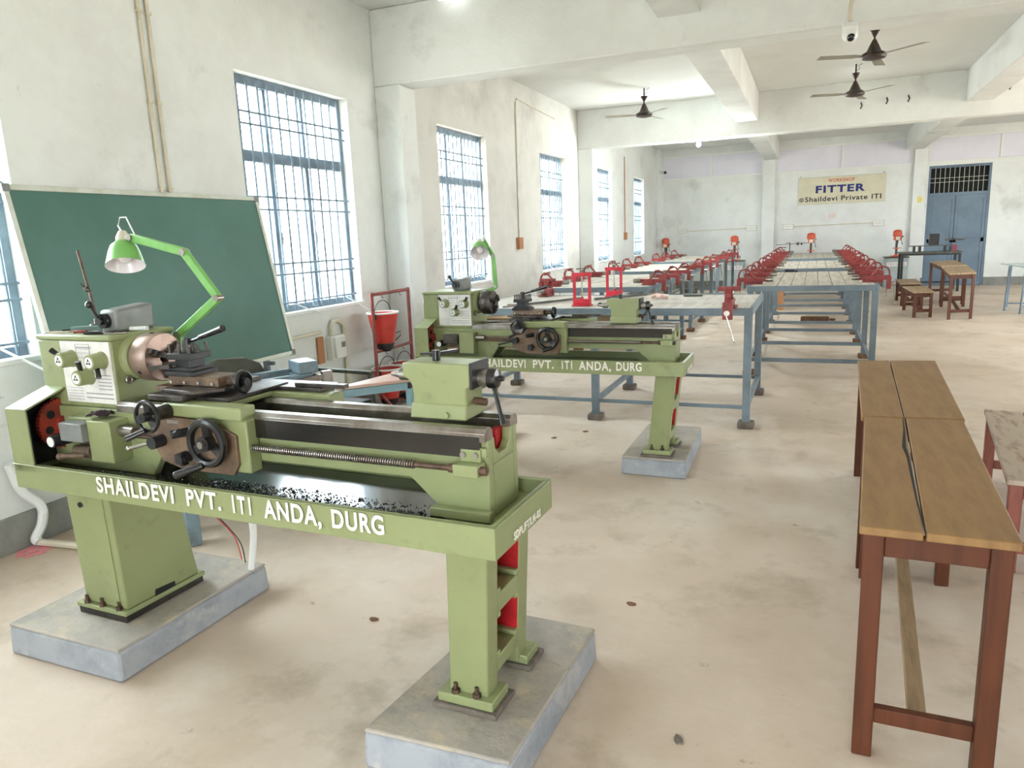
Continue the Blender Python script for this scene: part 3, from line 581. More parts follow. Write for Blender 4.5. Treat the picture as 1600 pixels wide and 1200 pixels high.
    # work lamp on a jointed arm
    P = [Vector(p) for p in (((.43, .45, Z(1.275)), (.66, .45, Z(1.42)), (.514, .45, Z(1.595)), (.24, .45, Z(1.66))) if near else ((.376, .45, Z(1.264)), (.494, .45, Z(1.32)), (.478, .45, Z(1.558)), (.405, .45, Z(1.68))))]
    ar = MB().box(P[0].x-.025, P[0].x+.015, .4405, .462, Z(1.23), P[0].z+.01)
    for a, b in zip(P[:-1], P[1:]): ar.bar(a, b, .032, .02, (0,1,0))
    lamp = ar.build('work_lamp_arm', 'lampgreen', T, .003)
    jn = MB()
    for p in P: jn.cyl(p+Vector((0,-.016,0)), p+Vector((0,.016,0)), .014, n=12)
    jn.each('arm_joint', 'steel', lamp)
    ax = Vector((.32, -.3, -.9) if near else (.3, -.7, -.65)).normalized(); top = P[3]+Vector((-.05, 0, -.015) if near else (-.03, -.01, -.03))
    sh = MB().rev([(.016, 0), (.03, .003), (.05, .022), (.058, .045), (.071, .1), (.073, .104)], top, ax, 30)
    sh.build('lamp_shade', 'lampgreen' , lamp)
    MB().rev([(.0729, .1041), (.069, .1), (.056, .046), (.048, .024), (.016, .004)], top, ax, 30).build('white_shade_lining', 'bulbwhite', lamp)
    MB().rev([(.001, -.045), (.016, -.043), (.026, -.02), (.028, .004), (.02, .006)], top, ax, 18).cyl(top-ax*.015, P[3], .012, n=10).build('lamp_holder', 'cream', lamp)
    MB().ball(top+ax*.062, .03).cyl(top+ax*.01, top+ax*.045, .014).build('light_bulb', 'bulbwhite', lamp)
    MB().tube([top-ax*.04, top-ax*.06+Vector((-.02,0,.01)), top-ax*.085+Vector((-.005,0,.02)), top-ax*.09+Vector((.03,0,.015)), P[3]+Vector((.02,0,.01))], .003, 6).build('lamp_cord', 'white', lamp)
    return T
LA = math.radians(-1.856)
lathe('green lathe nearest the camera with black oily chip tray and raised lamp', (-2.762, 1.74, 0), LA, 0, 0, 0, True)
L2 = lathe('second green lathe standing behind the nearest one, beside the red bucket stand', (-2.611, 4.535, .0848), math.radians(-.063), -.089, .095, -.176, False); L2.scale = (.947, .947, .947)

# concrete plinths under the lathes
def plinth(corners, h, label):
    n = len(corners); cx = sum(p[0] for p in corners)/n; cy = sum(p[1] for p in corners)/n
    t = thing('concrete_plinth', label, 'plinth', (cx, cy, 0))
    b = [(x-cx, y-cy) for x, y in corners]
    sh = [(x*.985, y*.985) for x, y in b]
    MB().hexa([(x, y, 0) for x, y in b], [(x, y, h-.012) for x, y in sh]).build('painted_sides', 'plinthblue', t, .012)
    MB().hexa([(x*.985, y*.985, h-.0119) for x, y in b], [(x*.975, y*.975, h) for x, y in b]).build('bare_top', 'concrete', t, .004)
def loc1(x, y): c, s = math.cos(LA), math.sin(LA); return (-2.762+c*x-s*y, 1.74+s*x+c*y)
plinth([(-3.0, 1.7465), (-2.363, 1.738), (-2.345, 2.55), (-2.99, 2.556)], .134, 'blue-washed concrete plinth under the headstock pedestal of the nearest lathe')
plinth([loc1(1.53, -.03), loc1(2.02, -.005), loc1(2.03, .79), loc1(1.6, .8)], .134, 'chipped concrete plinth under the tailstock leg of the nearest lathe')
plinth([(-2.85, 4.66), (-2.25, 4.66), (-2.25, 5.5), (-2.85, 5.5)], .126, 'concrete plinth under the headstock end of the second lathe, mostly hidden')
plinth([(-1.15, 4.66), (-.715, 4.65), (-.736, 5.56), (-1.15, 5.57)], .126, 'pale concrete plinth under the tailstock leg of the second lathe')

# loose things on the near headstock
HZ = 1.308
def on_head(x, y, z=HZ): c, s = math.cos(LA), math.sin(LA); return (-2.762+c*x-s*y, 1.74+s*x+c*y, z)
t = tag(MB().box(-.075, .075, -.006, .006, 0, .006).build('steel_file', 'black', bev=.001, loc=on_head(.06, .32), rz=.9), 'dark flat file lying at the left rear of the headstock top', 'file')
tag(MB().cyl((-.05, 0, .004), (.05, 0, .004), .04, .03, 14).build('wooden_paddle', 'woodraw', loc=on_head(.06, .225), rz=.1), 'tan paddle lying at front left of the headstock top', 'paddle')
bpy.data.objects['wooden_paddle'].scale = (1, .8, .09)
t = thing('sharpening_stone', 'blue green stone bar lying before the grey switch box', 'stone', on_head(.14, .29), .45)
MB().box(-.07, .07, -.012, .012, 0, .018).build('stone_bar', 'stonegrn', t, .002)
t = thing('pen_knife', 'red handled knife lying on the headstock front edge', 'knife', on_head(.19, .228), .25)
MB().box(-.045, .01, -.008, .008, 0, .01).build('handle', 'red', t, .003); MB().box(.01, .06, -.006, .006, .003, .005).build('blade', 'steel', t)
tag(MB().box(-.012, .012, -.009, .009, 0, .01).build('eraser', 'lam', bev=.002, loc=on_head(.252, .222), rz=.3), 'small pink eraser block beside the red knife', 'eraser')
t = thing('pliers', 'black handled pliers lying at the front right of the headstock top', 'pliers', on_head(.31, .205), .15)
MB().tube([(-.06, -.014, .006), (-.02, -.012, .006), (.015, 0, .006)], .006).tube([(-.06, .014, .006), (-.02, .012, .006), (.015, 0, .006)], .006).each('handle', 'blackpl', t)
MB().box(.012, .06, -.008, .008, .001, .011).build('jaws', 'dsteel', t, .003)
t = tag(MB().cyl((-.035, 0, .009), (.035, 0, .009), .009, n=12).build('chalk_stick', 'white', loc=on_head(.385, .31), rz=.3), 'white stick lying right of the grey switch box', 'chalk')
tag(MB().box(-.04, .04, -.005, .005, 0, .006).build('center_punch', 'steel', bev=.002, loc=on_head(.375, .215), rz=.5), 'thin steel punch at the right front of the headstock', 'punch')
t = thing('surface_gauge', 'thin rusty rod stand rising from the headstock of the near lathe', 'surface gauge', on_head(.06, .385), 0)
MB().cyl((0, 0, 0), (0, 0, .015), .035, .03, 18).cyl((0, 0, .015), (0, 0, .035), .014).build('base', 'dsteel', t, .001)
MB().cyl((0, 0, .03), (-.055, 0, .31), .0055, n=10).build('rod', 'rustrod', t)
MB().cyl((-.045, -.012, .16), (-.005, -.012, .15), .004, n=8).ball((-.027, -.004, .155), .012).cyl((-.027, -.004, .155), (-.042, -.02, .18), .003, n=6).build('clamp', 'dsteel', t)
MB().cyl((.02, 0, .015), (.02, 0, .04), .006, n=8).ball((.02, 0, .044), .01).build('thumb_screw', 'steel', t)
rg = MB(); rr = random.Random(9); pts = []
for i in range(7):
    for j in range(6): pts.append((i*.013-.04, j*.012-.03, .002+max(0, .024-.16*(abs(i-3)*.012+abs(j-2.5)*.012))*rr.uniform(.4, 1.3)))
rg.add(pts, [(i*6+j, (i+1)*6+j, (i+1)*6+j+1, i*6+j+1) for i in range(6) for j in range(5)], True)
o = rg.build('cleaning_rag', 'rag', loc=on_head(.36, .12, 1.0105), rz=.3); s_ = o.modifiers.new('thick', 'SOLIDIFY'); s_.thickness = .003
tag(o, 'crumpled dark rag on top of the feed gearbox', 'rag')

# ---------------------------------------------------------------- chalkboard leaning on the left wall
t = thing('chalkboard', 'large green chalkboard leaning against the left wall', 'chalkboard', (-3.8, 2.72, .76))
tl = math.atan2(-.22, 1.225)
def bp(y, h, d): return (h*math.sin(tl)+d*math.cos(tl), y, h*math.cos(tl)-d*math.sin(tl))
H = 1.245; W_ = 1.97
def slab(mb, y0, y1, h0, h1, d0, d1): return mb.hexa([bp(y0,h0,d0), bp(y1,h0,d0), bp(y1,h1,d0), bp(y0,h1,d0)], [bp(y0,h0,d1), bp(y1,h0,d1), bp(y1,h1,d1), bp(y0,h1,d1)])
slab(MB(), .025, W_-.025, .025, H-.025, -.012, .004).build('writing_surface', 'board', t)
f = MB(); slab(f, 0, W_, 0, .03, -.015, .012); slab(f, 0, W_, H-.03, H, -.015, .012); slab(f, 0, .03, .03, H-.03, -.015, .012); slab(f, W_-.03, W_, .03, H-.03, -.015, .012)
f.build('frame', 'alu', t, .003)
cn = MB()
for a, b in ((-.004, -.004), (W_-.04, -.004), (-.004, H-.04), (W_-.04, H-.04)): slab(cn, a, a+.044, b, b+.044, -.017, .014)
cn.each('corner_cap', 'grey', t, 1, .003)
for y_ in (.3, 1.65): MB().bar((0, y_, -.76), (-.01, y_, .0), .035, .035, (0,1,0)).bar((0, y_, -.02), (.06, y_, -.02), .03, .025).build('stand_leg', 'bluegrey', t)
MB().bar((-.005, .2, -.1), (-.005, 1.75, -.1), .03, .03).build('stand_rail', 'bluegrey', t)

# power hacksaw, chair and table behind the near lathe
t = thing('power_hacksaw', 'blue grey power hacksaw machine with dark guard, behind the near lathe', 'hacksaw machine', (-3.02, 3.22, 0), math.radians(58))
MB().box(-.42, .42, -.17, .17, .62, .7).box(-.4, -.33, -.15, -.08, 0, .62).box(.33, .4, -.15, -.08, 0, .62).box(-.4, -.33, .08, .15, 0, .62).box(.33, .4, .08, .15, 0, .62).build('base', 'hacksaw', t, .006)
MB().box(-.3, .4, -.1, -.06, .82, .86).box(-.3, .4, .03, .07, .84, .88).box(-.3, -.22, -.1, .08, .7, .84).box(.3, .4, -.08, .06, .7, .86).box(.32, .44, -.1, .08, .86, .93).build('saw_frame', 'hacksaw', t, .005)
MB().bar((-.1, -.14, .78), (.48, -.14, .84), .02, .035).box(.44, .5, -.16, -.12, .8, .87).build('saw_arm', 'steel', t, .003)
MB().prism([(-.3, .85), (.2, .85), (.16, .93), (.08, .97), (-.08, .98), (-.22, .94)], 'y', .1, .15).build('belt_guard', 'guard', t, .006)
MB().prism([(-.34, .85), (-.301, .85), (-.225, .94), (-.27, .93)], 'y', .1, .15).build('yellow_edge', 'yellow', t)
MB().box(-.15, .2, -.05, .03, .7, .78).cyl((.2, -.01, .74), (.34, -.01, .74), .012).build('saw_vice', 'dsteel', t, .004)
t = thing('armchair', 'dark metal armchair mostly hidden behind the bed of the near lathe', 'chair', (-3.35, 4.43, 0), PI/2)
MB().box(-.25, .25, -.25, .25, .4, .43).build('seat', 'black', t, .01)
for sx in (-.25, .25):
    for sy in (-.23, .23): MB().cyl((sx, sy, 0), (sx, sy, .42), .015).build('leg', 'dsteel', t)
    MB().bar((sx, -.27, .63), (sx, .24, .645), .04, .028).bar((sx, -.25, .62), (sx, -.3, .36), .045, .03, (0,1,0)).build('armrest', 'guard', t, .006)
MB().box(-.23, .23, .23, .26, .45, .62).build('backrest', 'black', t, .01)
t = thing('school_table', 'wedge shaped table with pink laminate top and pale blue legs', 'table', (-2.6, 4.25, 0))
poly = [(-2.81, 3.82), (-2.47, 4.18), (-2.44, 4.42), (-2.67, 4.56)]; pl = [(x+2.6, y-4.25) for x, y in poly]
MB().prism(pl, 'z', .68, .702).build('tabletop', 'lam', t, .004)
pi = [(x*.93+.005, y*.93) for x, y in pl]
f = MB()
for i in range(4): a, b = pi[i], pi[(i+1)%4]; f.bar((*a, .655), (*b, .655), .03, .048)
f.build('apron_frame', 'paleblue', t)
for x, y_ in pi: MB().box(x-.018, x+.018, y_-.018, y_+.018, 0, .64).build('leg', 'paleblue', t, .002)
MB().box(.07, .1, .02, .05, 0, .64).build('leg', 'paleblue', t, .002)
cp = MB()
for x, y_ in pi: cp.box(x-.02, x+.02, y_-.02, y_+.02, .64, .679)
cp.each('corner_plug', 'black', t)

# fire bucket stand
bx, by0, by1 = -3.78, 5.83, 6.5
t = thing('bucket_stand', 'reddish tubular stand holding red fire buckets by the left wall', 'stand', (bx, by0, 0))
d_ = by1-by0; f = MB()
for y_ in (0, d_): f.cyl((0, y_, 0), (0, y_, 1.15), .017)
f.cyl((0, 0, 1.13), (0, d_, 1.13), .016).cyl((0, 0, .59), (0, d_, .59), .014)
f.build('frame', 'rackbrown', t)
for y_ in (0, d_): MB().bar((-.2, y_, .015), (.22, y_, .015), .03, .03).bar((0, y_, .22), (.18, y_, .03), .015, .02).build('foot_bar', 'rackbrown', t)
MB().cyl((.0, 0, .05), (.0, d_, .05), .012).build('base_bar', 'rackbrown', t)
hk = MB(); HOOK = [(.17, 1.13), (.5, 1.13), (.18, .59), (.5, .59)]
for y_, z in HOOK: hk.tube([(0, y_, z-.016), (0, y_, z-.035), (.01, y_+.008, z-.045), (.018, y_, z-.036)], .003, 6)
hk.each('hook', 'dsteel', t)
def bucket(y_, zt_, label):
    b = thing('fire_bucket', label, 'bucket', (bx, by0+y_, zt_-.52), 0, 'red fire buckets on the stand')
    r0, r1, h = .085, .145, .33
    MB().rev([(.001, -.04), (.05, -.035), (r0, .0), (r1, h), (r1+.006, h+.004), (r1-.004, h+.002), (r0-.006, .01), (.001, .004)], (0,0,.03), (0,0,1), 30).build('pail', 'bucketred', b)
    MB().torus((0, 0, h+.033), (0,0,1), r1+.001, .009, 30, 8).rev([(r1-.003, h+.002), (r1-.035, h-.17)], (0,0,.028), (0,0,1), 30).build('white_rim', 'white', b)
    MB().rev([(.001, -.041), (.052, -.036), (r0+.0015, .0), (r0+.0095, .045)], (0,0,.0295), (0,0,1), 30).build('black_bottom', 'black', b)
    a = [(.0, (r1+.004)*math.cos(PI*k/12), .345+.135*math.sin(PI*k/12)) for k in range(13)]
    MB().tube(a, .004).build('bail_handle', 'dsteel', b)
    MB().box(-.02, .02, -r1-.012, -r1+.004, .31, .36).box(-.02, .02, r1-.004, r1+.012, .31, .36).each('handle_lug', 'black', b, 1, .004)
    MB().tube([(.085, .07, .16), (.12, .1, .175), (.115, .1, .13), (.08, .06, .09)], .005).build('tipping_grip', 'dsteel', b)
bucket(.17, 1.105, 'red fire bucket hanging alone from the upper bar')
bucket(.18, .565, 'red fire bucket on the lower bar, at the left')
bucket(.5, .565, 'red fire bucket on the lower bar, at the right')

# wall fittings on the left wall
def smooth(p, n=6):
    p = [Vector(q) for q in p]; r = []
    for i in range(len(p)-1):
        a, b, c_, d = p[max(i-1,0)], p[i], p[i+1], p[min(i+2,len(p)-1)]
        for k in range(n):
            t = k/n; r.append(.5*((2*b)+(c_-a)*t+(2*a-5*b+4*c_-d)*t*t+(3*b-a-3*c_+d)*t**3))
    return r+[p[-1]]
def wpipe(name, pts, r, m, label, cat='pipe'):
    if len(pts) > 3: pts = smooth(pts)
    return tag(MB().tube(pts, r, 8).build(name, m), label, cat)
for i, y_ in enumerate((3.8, 3.87)):
    p = MB().cyl((XW+.014, y_, 1.95 if i else 1.93), (XW+.014, y_+.0, ZC), .012, n=10)
    o = p.build('electrical_conduit', 'cream'); tag(o, 'cream conduit down the left wall above the chalkboard, %s of the pair' % ('farther' if i else 'nearer'), 'conduit')
    q = MB()
    for z in (2.0, 2.55, 3.1, 3.65): q.box(XW, XW+.03, y_-.018, y_+.018, z, z+.02)
    q.each('saddle_clip', 'cream', o)
tag(MB().tube([(XW+.012, 12.1, 3.5), (XW+.012, 10.38, 3.56), (XW+.012, 10.33, 3.5), (XW+.012, 10.3, 1.6)], .01).build('electrical_conduit', 'cream'), 'thin conduit between second and third tall windows, bent along the top', 'conduit')
tag(MB().box(XW, XW+.05, 10.2, 10.37, 1.43, 1.6).build('switch_box', 'browntile', bev=.005), 'brown switch box on left wall right of the second lathe lamp', 'switch box')
tag(MB().cyl((XW+.012, 17.0, 1.62), (XW+.012, 17.0, 3.3), .012, n=8).build('electrical_conduit', 'browntile'), 'brown conduit on left wall between the two farthest windows', 'conduit')
tag(MB().box(XW, XW+.05, 16.92, 17.08, 1.46, 1.62).build('switch_box', 'browntile', bev=.005), 'brown switch box between the two farthest windows', 'switch box')
t = thing('isolator_switch', 'white isolator switch box on left wall under the first window', 'switch', (XW, 5.54, .68))
MB().box(0, .07, -.1, .1, -.11, .11).build('body', 'white', t, .008)
MB().box(.07, .1, -.08, .08, -.09, .1).build('cover', 'white', t, .006)
MB().box(.1, .102, .0, .06, .0, .05).build('label_plate', 'grey', t)
tag(MB().box(XW, XW+.02, 5.3, 5.39, .56, .8).build('wooden_mounting_board', 'browntile', bev=.003), 'narrow brown wooden board beside the isolator switch', 'board')
wpipe('bent_conduit', [(XW+.03, 5.5, .79), (XW+.03, 5.5, .86), (XW+.03, 5.53, .91), (XW+.03, 5.6, .92), (XW+.03, 5.68, .88), (XW+.03, 5.7, .8), (XW+.03, 5.7, .3)], .018, 'cream', 'cream bent conduit looping over the isolator switch', 'conduit')
wpipe('electrical_conduit', [(XW+.02, 4.7, .84), (XW+.02, 5.36, .84)], .015, 'cream', 'horizontal cream conduit running along the wall to the isolator switch', 'conduit')
wpipe('pvc_pipe', [(XW+.04, 2.5, .5), (XW+.04, 2.54, .34), (XW+.06, 2.62, .22), (XW+.06, 2.61, .12), (XW+.06, 2.56, .05), (XW+.08, 2.56, .03)], .026, 'white', 'white flexible pipe coming down the left wall over the skirting')
wpipe('pvc_pipe', [(XW+.06, 2.57, .022), (-3.7, 2.6, .022), (-3.0, 2.66, .022), (-2.9, 2.66, .022)], .02, 'cream', 'cream pipe lying on the floor towards the near lathe plinth')
wpipe('wall_cable', [(XW+.006, 1.9, .78), (XW+.006, 2.3, .73), (XW+.006, 2.7, .69)], .006, 'white', 'thin cable along the left wall near the left edge', 'cable')
c, s = math.cos(LA), math.sin(LA)
L1 = lambda x, y, z: (-2.762+c*x-s*y, 1.74+s*x+c*y, z)
wpipe('flexible_conduit', [L1(.5, .4, .745), L1(.5, .52, .62), L1(.46, .66, .5), L1(.43, .72, .36), L1(.39, .74, .22), L1(.37, .74, .137)], .016, 'white', 'white flexible conduit hanging below the near lathe tray', 'conduit')
wpipe('hanging_wire', [L1(.36, .42, .745), L1(.33, .5, .62), L1(.32, .6, .46), L1(.35, .68, .32), L1(.36, .7, .2)], .0025, 'signred', 'thin red wire hanging below the near lathe tray', 'wire')
wpipe('hanging_wire', [L1(.375, .42, .745), L1(.35, .5, .62), L1(.35, .6, .45), L1(.38, .68, .3), L1(.37, .71, .18)], .0025, 'black', 'thin black wire hanging below the near lathe tray', 'wire')
fl = MB()
for k in range(7):
    t_ = k*2*PI/7; cx, cy = .062*math.cos(t_), .062*math.sin(t_)
    fl.prism([(cx+.027*math.cos(a*PI/4), cy+.027*math.sin(a*PI/4)) for a in range(8)], 'z', 0, .003)
fl.cyl((0,0,0), (0,0,.004), .03, n=12)
tag(fl.build('paper_flower', 'pink', loc=(-3.94, 2.5, .001)), 'pink paper flower lying on the floor by the skirting', 'paper flower')

# ---------------------------------------------------------------- steel benches
HB = .98
def bench(loc, rz, label, top, Lx=2.6, Wy=1.38, foot='footgrey', group='steel work benches'):
    """long side along local x, centred"""
    t = thing('steel_workbench', label, 'workbench', loc, rz, group)
    a, b = Lx/2, Wy/2
    pk = MB(); n = 9
    for k in range(n): y0 = -b+.03+k*(Wy-.06)/n; pk.box(-a+.03, a-.03, y0+.003, y0+(Wy-.06)/n-.003, HB-.035, HB-.002-(k % 3)*.001)
    pk.build('plank_top', top, t, .002)
    fr = MB().box(-a, a, -b, -b+.03, HB-.06, HB).box(-a, a, b-.03, b, HB-.06, HB).box(-a, -a+.03, -b+.03, b-.03, HB-.06, HB).box(a-.03, a, -b+.03, b-.03, HB-.06, HB)
    fr.build('angle_frame', 'bluegrey', t, .003)
    for x in (-a+.035, 0, a-.035):
        for y_ in (-b+.035, b-.035):
            MB().box(x-.03, x+.03, y_-.03, y_+.03, .03, HB-.06).build('leg', 'bluegrey', t, .003)
            MB().box(x-.065, x+.065, y_-.06, y_+.06, 0, .055).build('foot_block', foot, t, .012)
        MB().box(x-.02, x+.02, -b+.065, b-.065, .15, .19).build('cross_rail', 'bluegrey', t, .002)
    for y_ in (-b+.035, b-.035): MB().box(-a+.06, a-.06, y_-.012, y_+.012, .155, .185).build('long_rail', 'bluegrey', t, .002)
    return t
b0 = bench((-1.72, 6.74, 0), 0, 'long steel bench set crosswise just behind the second lathe', 'plankw')
ROWX = {'right': 0.0, 'left': -2.4}; ROWY = [(8.4, 11.05), (11.85, 14.45), (15.5, 18.7)]
bp_ = bench((0, (8.4+11.05)/2, 0), PI/2, 'front bench of the right row, nearest the camera, purple scribble on its edge', 'plank', 2.65, 1.3, 'rust')
words = ('front', 'middle', 'rear')
for r, x in ROWX.items():
    for i, (y0, y1) in enumerate(ROWY):
        if r == 'right' and i == 0: continue
        L = y1-y0; y0_ = y0+(.1 if r == 'left' else 0)
        lab = '%s bench of the %s row of vice benches' % (words[i], r)
        if i == 2: bench((x, (y0+y1)/2, 0), PI/2, lab, 'plank', L, 1.3, 'footgrey')
        else: dup(bp_, (x, y0_+1.325, 0), PI/2, lab)
scr = MB()
rr = random.Random(4)
for k in range(16):
    x = -.2+k*.028; scr.bar((x, -.0015, .95), (x+rr.uniform(-.012, .018), -.0015, .965+rr.uniform(0, .01)), .002, .005, (0,1,0))
# scribble belongs to the front bench of the right row
M_ = scr.build('purple_scribble', 'purple', bp_); M_.rotation_euler.z = -PI/2; M_.location = (-1.325, 0, 0)
M_.matrix_parent_inverse = Matrix.Identity(4)

# bench vices -- local x points in over the bench, outer jaw hangs past the edge
v0 = thing('bench_vice', 'red bench vice on the front right corner of the crosswise bench', 'vice', (-.6, 6.05, HB), PI/2, 'red bench vices')
MB().box(-.02, .14, -.055, .055, 0, .018).box(.0, .12, -.032, .032, .018, .05).build('base', 'red', v0, .004)
MB().box(-.12, .17, -.026, .026, .022, .07).build('slide', 'red', v0, .006)
MB().cyl((.17, 0, .048), (.25, 0, .048), .03, .027, 14).build('tail_sleeve', 'steel', v0)
def arch(pts, w0, hgt):
    m = MB()
    for a, b in zip(pts[:-1], pts[1:]): m.bar((a[0], 0, a[1]), (b[0], 0, b[1]), w0, hgt, (0,1,0))
    return m
arch([(-.118, .05), (-.122, .09), (-.112, .13), (-.09, .155), (-.045, .166)], .016, .05).box(-.14, -.095, -.038, .038, -.075, .06).build('outer_jaw', 'red', v0, .004)
arch([(.05, .065), (.01, .115), (-.025, .16)], .017, .05).build('inner_jaw', 'red', v0, .004)
MB().box(-.05, -.036, -.088, .088, .142, .176).box(-.035, -.022, -.088, .088, .142, .176).build('jaw_plates', 'red', v0, .003)
MB().cyl((-.14, 0, -.02), (-.185, 0, -.02), .022, n=14).build('screw_head', 'steel', v0)
MB().cyl((-.17, .012, -.02), (-.19, -.06, -.24), .006, n=8).ball((-.19, -.06, -.24), .009).ball((-.17, .014, -.012), .009).build('handle_rod', 'steel', v0)
MB().cyl((.02, .042, -.06), (.02, .042, .0), .005, n=6).cyl((.1, -.042, -.06), (.1, -.042, .0), .005, n=6).each('mounting_bolt', 'dsteel', v0)
dup(v0, (-2.62, 7.43, HB), -PI/2, 'red bench vice on the far edge of the crosswise bench')
OFF = [[8.78, 9.75, 10.7], [12.15, 13.15, 14.15], [15.85, 16.95, 18.1]]
nth = ('first', 'second', 'third')
for r, x in ROWX.items():
    for i in range(3):
        for k in range(3):
            for sd in (-1, 1):
                y_ = OFF[i][k]+(.06 if sd > 0 else 0)
                dup(v0, (x+sd*.65, y_, HB), 0 if sd < 0 else PI, '%s vice from the camera along the %s edge of the %s bench, %s row' % (nth[k], 'left' if sd < 0 else 'right', words[i], r))
# red screw press frames on the crosswise bench
def press(loc, rz, label):
    t = thing('screw_press', label, 'press', loc, rz, 'red screw press frames')
    MB().box(-.085, .085, -.05, .05, 0, .012).box(-.08, .08, -.022, .022, .012, .06).build('base', 'brightred', t, .003)
    for sx in (-1, 1): MB().box(sx*.07-.011, sx*.07+.011, -.015, .015, .06, .262).build('post', 'brightred', t, .002)
    MB().box(-.09, .09, -.018, .018, .262, .292).build('crossbar', 'brightred', t, .003)
    MB().cyl((0, 0, .075), (0, 0, .325), .007).build('screw', 'steel', t)
    MB().cyl((0, 0, .06), (0, 0, .08), .012).build('screw_pad', 'brightred', t)
    MB().box(-.014, .014, -.014, .014, .293, .315).cyl((-.05, 0, .325), (.06, .02, .33), .005, n=8).build('cross_handle', 'browniron', t)
press((-1.89, 6.3, HB), 0, 'red rectangular screw press at the front edge of the crosswise bench')
press((-1.83, 7.22, HB), 0, 'red rectangular screw press at the rear of the crosswise bench')
tag(MB().box(-.14, .14, -.012, .012, 0, .012).cyl((-.12, .012, .006), (-.12, .03, .006), .02).build('scribing_block', 'dsteel', bev=.002, loc=(-1.62, 6.35, HB-.002), rz=.1), 'dark steel scriber lying left of the second lathe tailstock, on bench', 'scriber')
tag(MB().tube([(-.08, 0, .02), (-.03, .02, .035), (.02, -.01, .03), (.08, .01, .02)], .022, 8).build('pink_cloth', 'lam', loc=(-1.32, 6.9, HB)), 'small pink cloth bundle on the crosswise bench', 'cloth')
tag(MB().bar((-.22, -.3, .012), (.22, .3, .012), .02, .02).build('steel_bar', 'guard', loc=(-2.28, 6.6, HB), rz=.1), 'dark steel bar lying across the crosswise bench planks', 'bar')
tag(MB().bar((-.3, -.28, .012), (.1, .2, .012), .02, .02).build('steel_bar', 'guard', loc=(-1.62, 7.1, HB)), 'dark steel bar beside the rear red screw press', 'bar')
tag(MB().box(-.09, .09, -.02, .02, 0, .02).build('flat_tool', 'guard', bev=.004, loc=(-1.05, 7.2, HB)), 'flat dark tool lying at rear of the crosswise bench', 'tool')
tag(MB().box(-.07, .05, -.02, .02, 0, .035).cyl((.05, 0, .015), (.11, -.02, .01), .012, n=8).build('hand_brush', 'ink', bev=.01, loc=(-.28, 11.0, HB), rz=-.3), 'small dark brush lying on the right row, near its left vices', 'brush')
tag(MB().box(-.02, .02, -.02, .02, 0, .07).build('small_bottle', 'stonegrn', bev=.006, loc=(.42, 13.6, HB)), 'tiny green bottle on the middle bench of the right row', 'bottle')
tag(MB().box(-.25, .2, -.06, .06, 0, .09).box(.2, .3, -.03, .03, .02, .06).build('wood_log', 'rust', bev=.02, loc=(.1, 13.4, .0)), 'dark wooden log on the floor under the right row', 'log')
tag(MB().box(-.05, .05, -.05, .05, 0, .4).build('yellow_pole', 'browntile', loc=(-.55, 15.3, 0)), 'yellow brown post standing under the right row', 'post')
for i, (x, y_, sx, sy, sz, m, lab) in enumerate(((-2.75, 13.4, .25, .2, .3, 'black', 'dark box on the floor under the left row, nearest'), (-2.35, 15.0, .2, .2, .26, 'oilrough', 'dark machine part under the left row, middle'), (-2.6, 17.4, .3, .2, .28, 'guard', 'grey box under the rear bench of the left row'))):
    tag(MB().box(-sx/2, sx/2, -sy/2, sy/2, 0, sz).cyl((0, 0, sz), (0, 0, sz+.08), .06, .05).build('machine_part', m, bev=.015, loc=(x, y_, 0)), lab, 'machine part')

# ---------------------------------------------------------------- drilling machines on their cabinets
def drill_set(x, label, clabel):
    c = thing('drill_cabinet', clabel, 'cabinet', (x, 20.72, 0), 0, 'pale grey drill cabinets')
    MB().box(-.25, .25, -.25, .3, 0, .74).build('body', 'cabinet', c, .006)
    MB().box(-.27, .27, -.27, .3, .741, .765).build('top_plate', 'guard', c, .004)
    sp = MB().box(-.22, .22, -.256, -.251, .54, .64).build('sign_strip', 'white', c)
    rr = random.Random(int(x*10)+40); m = MB()
    for k in range(15):
        xx = -.19+k*.026
        if k in (5, 9): continue
        m.box(xx, xx+.006, -.2585, -.2565, .565, .615)
        if rr.random() < .6: m.box(xx, xx+.018, -.2585, -.2565, .609, .615)
        if rr.random() < .6: m.box(xx, xx+.018, -.2585, -.2565, .565, .571)
        if rr.random() < .5: m.box(xx, xx+.016, -.2585, -.2565, .587, .593)
    m.build('red_lettering', 'stripred', sp)
    d = thing('drill_press', label, 'drill', (x, 20.72, .765), 0, 'orange pillar drills')
    MB().box(-.13, .13, -.17, .17, 0, .025).cyl((0, .08, .025), (0, .08, .06), .05, .035).build('base', 'orange', d, .008)
    MB().cyl((0, .08, .05), (0, .08, .5), .028, n=14).build('column', 'dsteel', d)
    MB().cyl((0, -.04, .2), (0, -.04, .22), .09, n=20).box(-.03, .03, -.04, .11, .18, .2).build('table', 'orange', d, .003)
    MB().box(-.075, .075, -.14, .14, .4, .5).rev([(.001, .16), (.07, .15), (.1, .12), (.105, .03), (.1, 0), (.001, 0)], (0, .0, .5), (0,0,1), 20).build('head', 'orange', d, .012)
    MB().box(-.045, .045, -.148, -.14, .41, .49).build('pale_plate', 'cream', d)
    MB().cyl((0, -.06, .4), (0, -.06, .3), .026, .018).cyl((0, -.06, .3), (0, -.06, .26), .006, n=8).build('spindle', 'dsteel', d)
    f = MB()
    for k in range(3):
        t_ = .5+k*2*PI/3; f.cyl((.085, -.03, .43), (.11, -.03+.12*math.cos(t_), .43+.12*math.sin(t_)), .006, n=8).ball((.11, -.03+.12*math.cos(t_), .43+.12*math.sin(t_)), .014)
    f.build('feed_handle', 'black', d)
